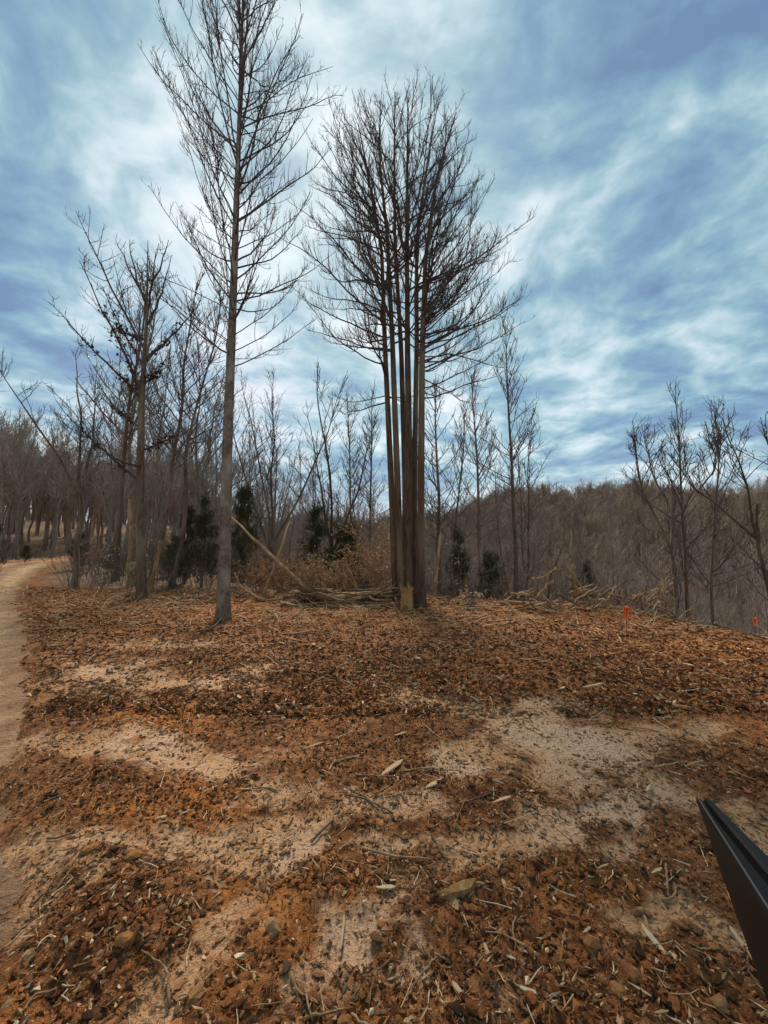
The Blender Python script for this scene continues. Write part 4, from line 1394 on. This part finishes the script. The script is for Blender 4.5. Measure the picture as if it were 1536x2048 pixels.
# ------------------------------------------------------------------ marker ribbons
def ribbon(px, py_top, py_ground, Y, label, stake=True, w=12, h=22):
    b = G(px, py_ground) if Y is None else None
    if b is None:
        b = P(px, py_ground, Y); b[2] = H(b[0], Y)
    Y = b[1]; s = Y / F
    t = P(px, py_top, Y)
    e = bpy.data.objects.new('marker_flag', None); COL.objects.link(e); e.location = [float(v) for v in b]; tag(e, label, 'marker')
    top = t - b
    A = Acc(); A.tubes(np.array([[[0, 0, -.1], top * .5 + [.004, 0, 0], top]]), np.full((1, 3), .0055), 6)
    put('stake', A.mesh('stake'), WIRE, e)
    # ribbon: knot and two hanging tails with real thickness
    A = Acc()
    V, T = lump(np.random.default_rng(4), w * .22 * s, 1.5, .8, 1); A.add(V + top + [.0, -.012, -.01], None, T)
    put('ribbon_knot', A.mesh('ribbon_knot', True), ORANGE_TAPE, e)
    for k, (ox, ll, tw) in enumerate(((-.12, 1.0, .3), (.22, .45, -.5))):
        m = 7; zz = np.linspace(0, -h * s * ll, m)
        wd = w * s * (.52 if k == 0 else .62)
        L_ = np.stack([np.full(m, -wd / 2) + ox * w * s, np.sin(np.linspace(0, 3, m)) * .012 - .015, zz], -1)
        R_ = L_ + np.stack([np.full(m, wd), np.sin(np.linspace(0, 3, m) + tw) * .012, np.zeros(m)], -1)
        bk = np.array([0, .0025, 0])
        V = np.concatenate([L_, R_, L_ + bk, R_ + bk]) + top
        q = []
        for i in range(m - 1):
            q += [[i, m + i, m + i + 1, i + 1], [2 * m + i, 2 * m + i + 1, 3 * m + i + 1, 3 * m + i], [i, i + 1, 2 * m + i + 1, 2 * m + i], [m + i, 3 * m + i, 3 * m + i + 1, m + i + 1]]
        put('ribbon_tail', mesh_np('ribbon_tail', V, q), ORANGE_TAPE, e)


ribbon(1253, 1214, 1284, None, 'bright orange ribbon tied to a thin stake before the brink pile', w=17, h=23)
ribbon(1510, 1236, 1290, 8.4, 'small orange ribbon on a stake down at the rim of the slope', w=13, h=15)

# ------------------------------------------------------------------ black arm reaching in at the edge
def black_arm():
    tip = P(1408, 1600, 1.15); end = P(1640, 1880, .62)
    e = bpy.data.objects.new('black_arm', None); COL.objects.link(e); e.location = [float(v) for v in tip]
    tag(e, 'black plastic arm with grooved top edge reaching in over the soil', 'arm')
    ax = end - tip; L = np.linalg.norm(ax); ax = ax / L
    view = unit(tip - CAM)
    side = unit(np.cross(ax, np.array([0, 0, 1.0])))          # horizontal, across the arm
    if side[1] < 0: side = -side
    dn = unit(np.cross(side, ax))
    if dn[2] > 0: dn = -dn
    n = 16; t = np.linspace(0, 1, n)
    depth = .024 + .25 * t ** .85                          # the arm deepens away from the tip
    half = .016 + .030 * t
    # cross-section: body with a groove along its top between two lips
    rings = []
    for i in range(n):
        c = ax * L * t[i]; hw = half[i]; dp = depth[i]; k = min(1, t[i] * 6 + .35)
        prof = [(-hw * 1.25, dp * .25), (-hw * 1.15, .006), (-hw * .95, -.004), (-hw * .25, -.006), (-hw * .05, -.002), (hw * .05, .014 * k), (hw * .65, .014 * k), (hw * .75, -.003), (hw * 1.0, -.005), (hw * 1.12, .004), (hw * 1.1, dp * .3), (hw * .8, dp * .85), (hw * .3, dp), (-hw * .5, dp), (-hw * 1.1, dp * .8)]
        rings.append([c + side * a + dn * b_ for a, b_ in prof])
    m = len(prof)
    V = np.array(rings).reshape(-1, 3); idx = np.arange(n * m).reshape(n, m); nx = np.roll(idx, -1, 1)
    Q = np.stack([idx[:-1], nx[:-1], nx[1:], idx[1:]], -1).reshape(-1, 4)
    c0 = len(V); V = np.vstack([V, V[:m].mean(0) - ax * .012, V[-m:].mean(0)])
    T = [[c0, (j + 1) % m, j] for j in range(m)] + [[c0 + 1, idx[-1, j], idx[-1, (j + 1) % m]] for j in range(m)]
    me = mesh_np('arm_body', V, Q, T, True)
    body = put('arm_body', me, BLACK, e)
    bv = body.modifiers.new('bevel', 'BEVEL'); bv.width = .005; bv.segments = 3
    # lip along the groove, its lighter colour standing in for the top edge's sheen
    lip = np.array([ax * L * tt_ + side * hw_ * 1.0 - dn * .0065 for tt_, hw_ in zip(t, half)])
    A = Acc(); A.tubes(lip[None], np.full((1, n), .0022), 6); put('lip', A.mesh('lip'), BLACK_EDGE, e)
    for tt_ in (.33, .47):                                   # bolt bosses on the flank
        c = ax * L * tt_ - side * np.interp(tt_, t, half) * 1.12 + dn * np.interp(tt_, t, depth) * .55
        ring = []
        A = Acc(); q = np.stack([c + side * .012, c - side * .006, c - side * .010, c - side * .0105]); A.tubes(q[None], np.array([[.017, .017, .013, .001]]), 14)
        put('bolt_boss', A.mesh('bolt_boss'), BLACK, e)
    foot = end - tip + dn * .1; ground_z = H(end[0], end[1]) - tip[2]
    A = Acc(); A.tubes(np.array([[foot, [foot[0] + .05, foot[1], (foot[2] + ground_z) / 2], [foot[0] + .08, foot[1], ground_z - .03]]]), np.array([[.035, .03, .03]]), 10)
    put('support_leg', A.mesh('support_leg'), BLACK, e)


black_arm()

# ------------------------------------------------------------------ litter on the cleared ground
RL = np.random.default_rng(99)


def ground_cloud(n, ymin, ymax, power, R):
    """places spread over the clearing, thicker where the soil is churned and thinner on bare clay"""
    out_x = []; out_y = []; total = 0
    while total < n:
        m = n * 2
        y = ymin + (ymax - ymin) * R.random(m) ** power
        x = R.uniform(-1.12, 1.12, m) * (y + .8)
        sd = seg_dist(x, y, EDGE, True)[0]
        ok = (sd < .2) & (track_info(x, y)[0] > TRACK_HALF + .1 - 1.6 * R.random(m) ** 7)
        x, y = x[ok], y[ok]
        pale, orange, dark = masks(x, y)
        clump_ = fbm(x, y, .5, 3, 131)
        keep = R.random(len(x)) < np.clip(.68 - .62 * pale + .34 * dark + .85 * clump_ - .22 * orange, .10, 1)
        out_x.append(x[keep]); out_y.append(y[keep]); total += keep.sum()
    x = np.concatenate(out_x)[:n]; y = np.concatenate(out_y)[:n]
    mk = masks(x, y)
    ground_cloud.pale = mk[0]
    return x, y, h_full(x, y, mk)


TONES = np.array([(.028, .011, .006), (.070, .025, .009), (.14, .048, .015), (.21, .074, .023), (.30, .115, .036), (.42, .20, .078), (.56, .35, .17), (.68, .51, .32), (.25, .075, .018)])
TW = np.array([.13, .17, .18, .16, .13, .09, .06, .03, .05]); TW = TW / TW.sum()


def shards(A, x, y, z, ln, wd, th, R, tilt=.35, weights=TW):
    """flat irregular splinters: five-sided plates with thickness"""
    n = len(x)
    yaw = R.uniform(0, 6.28, n)
    u = np.stack([np.cos(yaw), np.sin(yaw), R.normal(0, tilt, n)], -1); u = unit(u)
    up = unit(np.stack([R.normal(0, tilt, n), R.normal(0, tilt, n), np.ones(n)], -1)); w = unit(np.cross(up, u)); up = np.cross(u, w)
    c = np.stack([x, y, z], -1)
    l = ln[:, None]; b_ = wd[:, None]; t = th[:, None]
    f = lambda: R.uniform(.55, 1.1, (n, 1))
    p0 = c - u * l * f() * .5; p1 = c - w * b_ * f() * .5 - u * l * R.uniform(-.2, .3, (n, 1)); p2 = c + u * l * f() * .5; p3 = c + w * b_ * f() * .5 + u * l * R.uniform(-.3, .3, (n, 1))
    q = c + up * t + u * l * R.uniform(-.2, .2, (n, 1))
    V = np.stack([p0, p1, p2, p3, q], 1).reshape(-1, 3)
    o = (np.arange(n) * 5)[:, None]
    T = np.concatenate([o + np.array(k) for k in ((0, 1, 4), (1, 2, 4), (2, 3, 4), (3, 0, 4))])
    col = TONES[R.choice(len(TONES), n, p=weights)] * R.uniform(.75, 1.2, (n, 1))
    pl = np.clip(ground_cloud.pale, 0, 1)[:, None] * .7
    col = col * (1 - pl) + np.array((.36, .21, .11)) * R.uniform(.5, 1.3, (n, 1)) * pl
    A.add(V, None, T, np.repeat(col, 5, 0))


A = Acc()
x, y, z = ground_cloud(50000, .75, 5.5, 1.3, RL); n = len(x)
s = np.clip(RL.lognormal(0, .42, n), .4, 1.9)
shards(A, x, y, z + .002, .025 * s * RL.uniform(.7, 1.5, n), .0115 * s * RL.uniform(.6, 1.4, n), .006 * s, RL, .35)
x, y, z = ground_cloud(7000, .75, 6.0, 1.4, RL); n = len(x)
s = np.clip(RL.lognormal(0, .4, n), .4, 1.8)
shards(A, x, y, z + .006, .055 * s, .007 * s, .004 * s, RL, .16, np.array([0, 0, .1, .15, .25, .2, .2, .1, 0]))
x, y, z = ground_cloud(50000, 4.0, 14.5, 1.15, RL); n = len(x)
s = np.clip(RL.lognormal(0, .42, n), .4, 1.9)
shards(A, x, y, z + .006, .052 * s * RL.uniform(.7, 1.7, n), .022 * s * RL.uniform(.6, 1.4, n), .014 * s, RL, .35)
put('wood_litter', A.mesh('wood_litter', False), LITTER, label='shredded bark, chips and leaf scraps strewn over the churned clay', cat='litter', kind='stuff')

A = Acc()                                                     # earth crumbs
cl_w = np.array([.14, .26, .26, .16, .06, 0, 0, 0, .12])
x, y, z = ground_cloud(9500, .75, 6.0, 1.3, RL)
n = len(x)
var = [lump(RL, 1.0, RL.uniform(.9, 1.7), RL.uniform(.4, .65), 1) for _ in range(12)]
var = [(V * RL.uniform(.72, 1.28, (len(V), 1)), T) for V, T in var]
crumb_pale = np.clip(ground_cloud.pale, 0, 1)
k = RL.integers(0, 12, n); r = .010 * np.clip(RL.lognormal(0, .42, n), .4, 2.0); yaw = RL.uniform(0, 6.28, n)
for j in range(12):
    m = np.where(k == j)[0]
    V, T = var[j]
    ca, sa = np.cos(yaw[m])[:, None], np.sin(yaw[m])[:, None]
    VX = (V[None, :, 0] * ca - V[None, :, 1] * sa) * r[m][:, None] + x[m][:, None]
    VY = (V[None, :, 0] * sa + V[None, :, 1] * ca) * r[m][:, None] + y[m][:, None]
    VZ = V[None, :, 2] * r[m][:, None] + z[m][:, None] + r[m][:, None] * .25
    TT = (np.arange(len(m)) * len(V))[:, None, None] + T[None]
    col = TONES[RL.choice(len(TONES), len(m), p=cl_w / cl_w.sum())]
    pl = crumb_pale[m][:, None] * .75
    col = col * (1 - pl) + np.array((.34, .19, .095)) * pl
    A.add(np.stack([VX, VY, VZ], -1).reshape(-1, 3), None, TT.reshape(-1, 3), np.repeat(col, len(V), 0))
put('soil_crumbs', A.mesh('soil_crumbs', False), LITTER, label='loose crumbs and clods of dark clay', cat='soil', kind='stuff')

# twigs too many to count
A = Acc()
x, y, z = ground_cloud(2600, .8, 14, 1.3, RL); n = len(x)
yaw = RL.uniform(0, 6.28, n)
tw = grow(np.stack([x, y, z + .008], -1), np.stack([np.cos(yaw), np.sin(yaw), np.zeros(n)], -1), RL.lognormal(0, .5, n) * (.05 + .02 * y), 3, .12, .14, RL)
tw[:, 1:, 2] = np.maximum(tw[:, 1:, 2], z[:, None] + .004)
V, Q = tubes(tw, taper(n, 4, .0022 + .0005 * y, .0012 + .0003 * y), 4)
A.add(V, Q, None, np.repeat(TONES[RL.choice([2, 4, 5, 6, 7], n)], 16, 0))
x, y, z = ground_cloud(1500, 8.0, 13.6, 0.75, RL); n = len(x)
yaw = RL.uniform(0, 6.28, n)
tw = grow(np.stack([x, y, z + .02], -1), np.stack([np.cos(yaw), np.sin(yaw), RL.uniform(-.1, .5, n)], -1), RL.lognormal(0, .5, n) * .26, 3, .12, .2, RL)
tw[:, 1:, 2] = np.maximum(tw[:, 1:, 2], z[:, None] + .01)
V, Q = tubes(tw, taper(n, 4, .009, .004), 4)
col = TONES[RL.choice([3, 4, 5, 6, 6, 7], n)]
A.add(V, Q, None, np.repeat(col, 16, 0))
put('twig_litter', A.mesh('twig_litter'), LITTER, label='thin broken twigs scattered over the clearing', cat='twigs', kind='stuff')

# --- single chips, splinters, stones and sticks one can pick out
def chip_mesh(seed, ln, wd, th):
    R = np.random.default_rng(seed)
    k = 6; t = np.linspace(-.5, .5, k)
    w = wd * (.5 - .33 * np.abs(t * 2) ** 3) * R.uniform(.55, 1.25, k); off = np.cumsum(R.normal(0, wd * .10, k)); lift = np.cumsum(R.normal(0, th * .3, k))
    V = []
    for i in range(k):
        for sx, sz in ((-1, 0), (1, 0), (.8, 1), (-.8, 1)):
            V.append((t[i] * ln, off[i] + sx * w[i], lift[i] + sz * th * R.uniform(.7, 1.1)))
    V = np.array(V); idx = np.arange(k * 4).reshape(k, 4); nx = np.roll(idx, -1, 1)
    Q = np.stack([idx[:-1], nx[:-1], nx[1:], idx[1:]], -1).reshape(-1, 4).tolist() + [idx[0].tolist()[::-1], idx[-1].tolist()]
    return mesh_np('wood_chip', V, Q, None, False)


CH = [chip_mesh(500 + i, 1.0, RL.uniform(.24, .36) if i % 2 else RL.uniform(.10, .17), RL.uniform(.025, .06)) for i in range(10)]
for me in CH: me.materials.append(CHIP)
STN = []
for i in range(8):
    V, T = lump(RL, 1.0, RL.uniform(1, 1.5), RL.uniform(.6, .85), 2)
    V = V + RL.normal(0, .07, V.shape)
    me = mesh_np('stone', V, None, T, False); me.materials.append(STONE); STN.append(me)


def lay(name, me, q, scale, label, cat, group=None, yaw=None, lift=.0):
    o = bpy.data.objects.new(name, me); COL.objects.link(o)
    z = float(h_full(np.array([q[0]]), np.array([q[1]]))[0])
    o.location = (float(q[0]), float(q[1]), z + lift)
    o.scale = (scale,) * 3 if not hasattr(scale, '__len__') else scale
    o.rotation_euler = (random.gauss(0, .15), random.gauss(0, .15), random.uniform(0, 6.28) if yaw is None else yaw)
    return tag(o, label, cat, group)


def lay_between(name, a, b_, me, label, width=1.0):
    p0, p1 = G(*a), G(*b_)
    c = (p0 + p1) / 2; d = p1 - p0
    l = float(np.hypot(d[0], d[1]))
    o = lay(name, me, c, (l, l * width, l * .8), label, 'wood', None, math.atan2(d[1], d[0]), .012)
    o.rotation_euler[0] = 0; o.rotation_euler[1] = 0
    return o


lay_between('wood_splinter', (1284, 1857), (1324, 1918), CH[3], 'long pale flat splinter of wood beside two orange stones', .8)
lay_between('wood_splinter', (1459, 1856), (1494, 1904), CH[1], 'pale tapered splinter lying next to the black arm', .8)
lay_between('wood_splinter', (755, 1560), (805, 1525), CH[4], 'broad torn slab of wood on dark mulch in mid clearing', 1.2)
lay_between('wood_splinter', (850, 1578), (880, 1558), CH[2], 'tan chunk of wood near the torn slab', 1.5)
lay_between('wood_splinter', (603, 1505), (648, 1490), CH[4], 'pale split chip on dark mulch', .8)
lay_between('wood_splinter', (680, 1900), (688, 1830), CH[6], 'dark brown slat pressed into a tyre print', .7)
lay_between('wood_splinter', (85, 1806), (106, 1795), CH[7], 'pale flat chip beside the long thin stick', 1.5)
lay_between('wood_splinter', (1303, 1746), (1330, 1730), CH[8], 'short blunt offcut beside curled twigs', 1.7)
lay_between('wood_splinter', (1005, 1755), (1018, 1782), CH[0], 'small pale leaf-shaped chip past the rotten log piece', 1.6)
lay_between('wood_splinter', (752, 1780), (790, 1784), CH[3], 'thin pale curl of bark lying alone near the rotten log piece', 1.0)
lay_between('wood_splinter', (1365, 1333), (1388, 1337), CH[5], 'whitish slab with a dark gap under it out in the clearing', 1.4)
lay_between('wood_splinter', (1165, 1380), (1206, 1374), CH[2], 'pale bowed chip in mid clearing', .6)
lay_between('wood_splinter', (985, 1618), (1022, 1605), CH[4], 'whitish curled bark strip before the tyre print', 1.2)

# rotten log piece
log_me = chip_mesh(779, 1.0, .22, .15)
log_me.materials.append(FRESH)
lay_between('log_piece', (868, 1818), (952, 1776), log_me, 'short rotten log piece with pale broken wood lying on the soil')['category'] = 'log'

STK = [([(25, 1866), (50, 1843), (79, 1820)], 'straight pale twig crossing dark mulch below the flat chip'), ([(62, 1818), (100, 1785), (143, 1740)], 'long thin stick slanting over dark mulch beside the flat chip'), ([(45, 2032), (70, 1997), (110, 1987)], 'bent pale stick among dark clods'),
       ([(582, 1955), (600, 1985), (612, 2012), (625, 2046)], 'thick pale forked stick near an orange stone'), ([(396, 1973), (435, 1943)], 'short pale stick above the round orange stone'), ([(598, 2044), (640, 2034), (692, 2024)], 'thin stick touching the thick forked stick'),
       ([(920, 1608), (955, 1600), (996, 1588)], 'brown stick lying before the pale bark strip'), ([(884, 1643), (920, 1625)], 'tan stick next to the tyre print'), ([(862, 1678), (880, 1705), (896, 1728)], 'dark twig over pale clay'),
       ([(815, 2002), (840, 1965), (874, 1930)], 'brown twig ending at a short stub'), ([(870, 1922), (902, 1940)], 'short stub of brown branch'), ([(934, 1962), (955, 1945), (972, 1918)], 'curved reddish brown twig'), ([(994, 1750), (1003, 1732), (1022, 1718)], 'small curled root beside pale clay'),
       ([(1113, 1725), (1113, 1792)], 'thin straight twig pointing away from the leaf-shaped chip'), ([(1325, 1800), (1345, 1790), (1353, 1772)], 'curled twig hooked beside the blunt offcut'), ([(1333, 1740), (1336, 1790)], 'pale twig standing beside the blunt offcut'), ([(1380, 1893), (1408, 1902), (1442, 1907)], 'pale wavy stick below the tapered splinter'),
       ([(1245, 1336), (1284, 1338)], 'short whitish stick with a bent end in mid clearing'), ([(1277, 1340), (1285, 1366)], 'thin twig at the end of the whitish stick'), ([(980, 1402), (985, 1412), (984, 1426)], 'thin bent twig on the edge of whitish clay'), ([(1008, 1507), (1035, 1517), (1062, 1530)], 'dark stick lying on whitish clay'),
       ([(1360, 1480), (1372, 1464), (1392, 1470)], 'pale bent root at the edge of whitish clay'), ([(1318, 1472), (1340, 1485), (1344, 1508)], 'brown bent root beside whitish clay'), ([(1310, 1524), (1356, 1523)], 'pale stick lying before the bent roots'), ([(1312, 1541), (1360, 1540)], 'second pale stick lying before the bent roots'),
       ([(545, 1274), (585, 1272), (630, 1268), (672, 1268)], 'long pale forked stick lying past the tall single trunk'), ([(585, 1273), (600, 1266)], 'stub on the long pale forked stick'), ([(1128, 1251), (1160, 1252), (1192, 1248)], 'pale log-like stick lying before the brink pile'), ([(1005, 1252), (1037, 1243)], 'thin pale stick lying near the log-like stick'),
       ([(1292, 1268), (1350, 1270)], 'pale stick lying beyond the orange ribbon'), ([(550, 1228), (556, 1240), (554, 1252)], 'small upright curled stick past the tall single trunk'), ([(770, 1258), (806, 1276)], 'thick stub of branch lying before the stump'), ([(310, 1216), (352, 1206), (395, 1200)], 'pale split rail lying before the leaf-hung tree'), ([(285, 1213), (340, 1208)], 'second pale rail lying before the leaf-hung tree'),
       ([(186, 1196), (196, 1180), (208, 1162)], 'bent grey branch leaning beside the forked grey tree'), ([(95, 1672), (130, 1668), (165, 1650)], 'dark stick sunk in clay beside the track'), ([(1390, 1695), (1412, 1700)], 'pale chip-like stick next to the black arm tip')]
for i, (pix, l) in enumerate(STK):
    q = np.array([G(*a) for a in pix])
    q[:, 2] = h_full(q[:, 0], q[:, 1]) + .012
    D = q[:, 1].mean(); r = .0024 + .0016 * D
    if 'thick ' in l and r < .01: r *= 1.25
    elif 'log-like' in l or 'rail' in l: r *= 1.7
    curve_rod('stick', q, r, r * .6, LOGBARK if ('dark' in l or 'brown' in l) else DEADWOOD, l, 'stick', None, 6, .4, 1 if 'fork' in l else 0, i)

x, y, z = ground_cloud(210, 1.0, 9.0, 1.6, RL)
for i in range(len(x)):
    o = lay('wood_chip', CH[i % 10], (x[i], y[i]), RL.lognormal(0, .35) * (.034 + .010 * y[i]), ('narrow loose sliver of wood lying on the churned clay', 'broad loose wood chip lying on the churned clay')[i % 2], 'wood', 'loose wood chips on the clay', lift=.012)
x, y, z = ground_cloud(95, 1.0, 7.0, 1.5, RL)
for i in range(len(x)):
    o = lay('stone', STN[i % 8], (x[i], y[i]), RL.lognormal(0, .35) * .015, 'small rounded ochre stone half sunk in the clay', 'stone', 'small stones in the clay', lift=.0)
for (a, b_, r, l) in ((390, 1998, .030, 'round orange stone below the short pale stick'), (545, 1850, .034, 'large round clay-coated stone in orange soil'), (52, 1925, .02, 'small orange stone among dark clods near the track'), (1185, 1902, .026, 'orange stone beside the long pale splinter'), (1263, 1960, .024, 'orange stone below the long pale splinter'), (896, 1775, .020, 'rounded orange stone behind the rotten log piece'), (1440, 2015, .026, 'orange stone near the foot of the black arm'), (1248, 1590, .024, 'flat orange stone out past the tyre print'), (1238, 1990, .022, 'yellowish stone in crumbly soil')):
    lay('stone', STN[int(a) % 8], G(a, b_), r, l, 'stone', lift=r * .1)
x, y, z = ground_cloud(120, 1.2, 13.0, 1.2, RL)
for i in range(len(x)):
    a = RL.uniform(0, 6.28); l = RL.lognormal(0, .45) * (.10 + .035 * y[i])
    q = np.array([[x[i] + l * t_ * math.cos(a + .5 * t_), y[i] + l * t_ * math.sin(a + .5 * t_), 0] for t_ in (-.5, 0, .5)])
    q[:, 2] = h_full(q[:, 0], q[:, 1]) + .012
    r = (.0028 + .0010 * y[i]) * RL.uniform(.7, 1.4)
    curve_rod('stick', q, r, r * .6, (DEADWOOD, LOGBARK, DEADWOOD)[i % 3], ('pale bleached', 'dark barked')[i % 3 == 1] + (' forked' if i % 4 == 0 else ' crooked') + ' loose stick dropped on the churned clay', 'stick', 'loose sticks on the clay', 5, .4, 1 if i % 4 == 0 else 0, 900 + i)
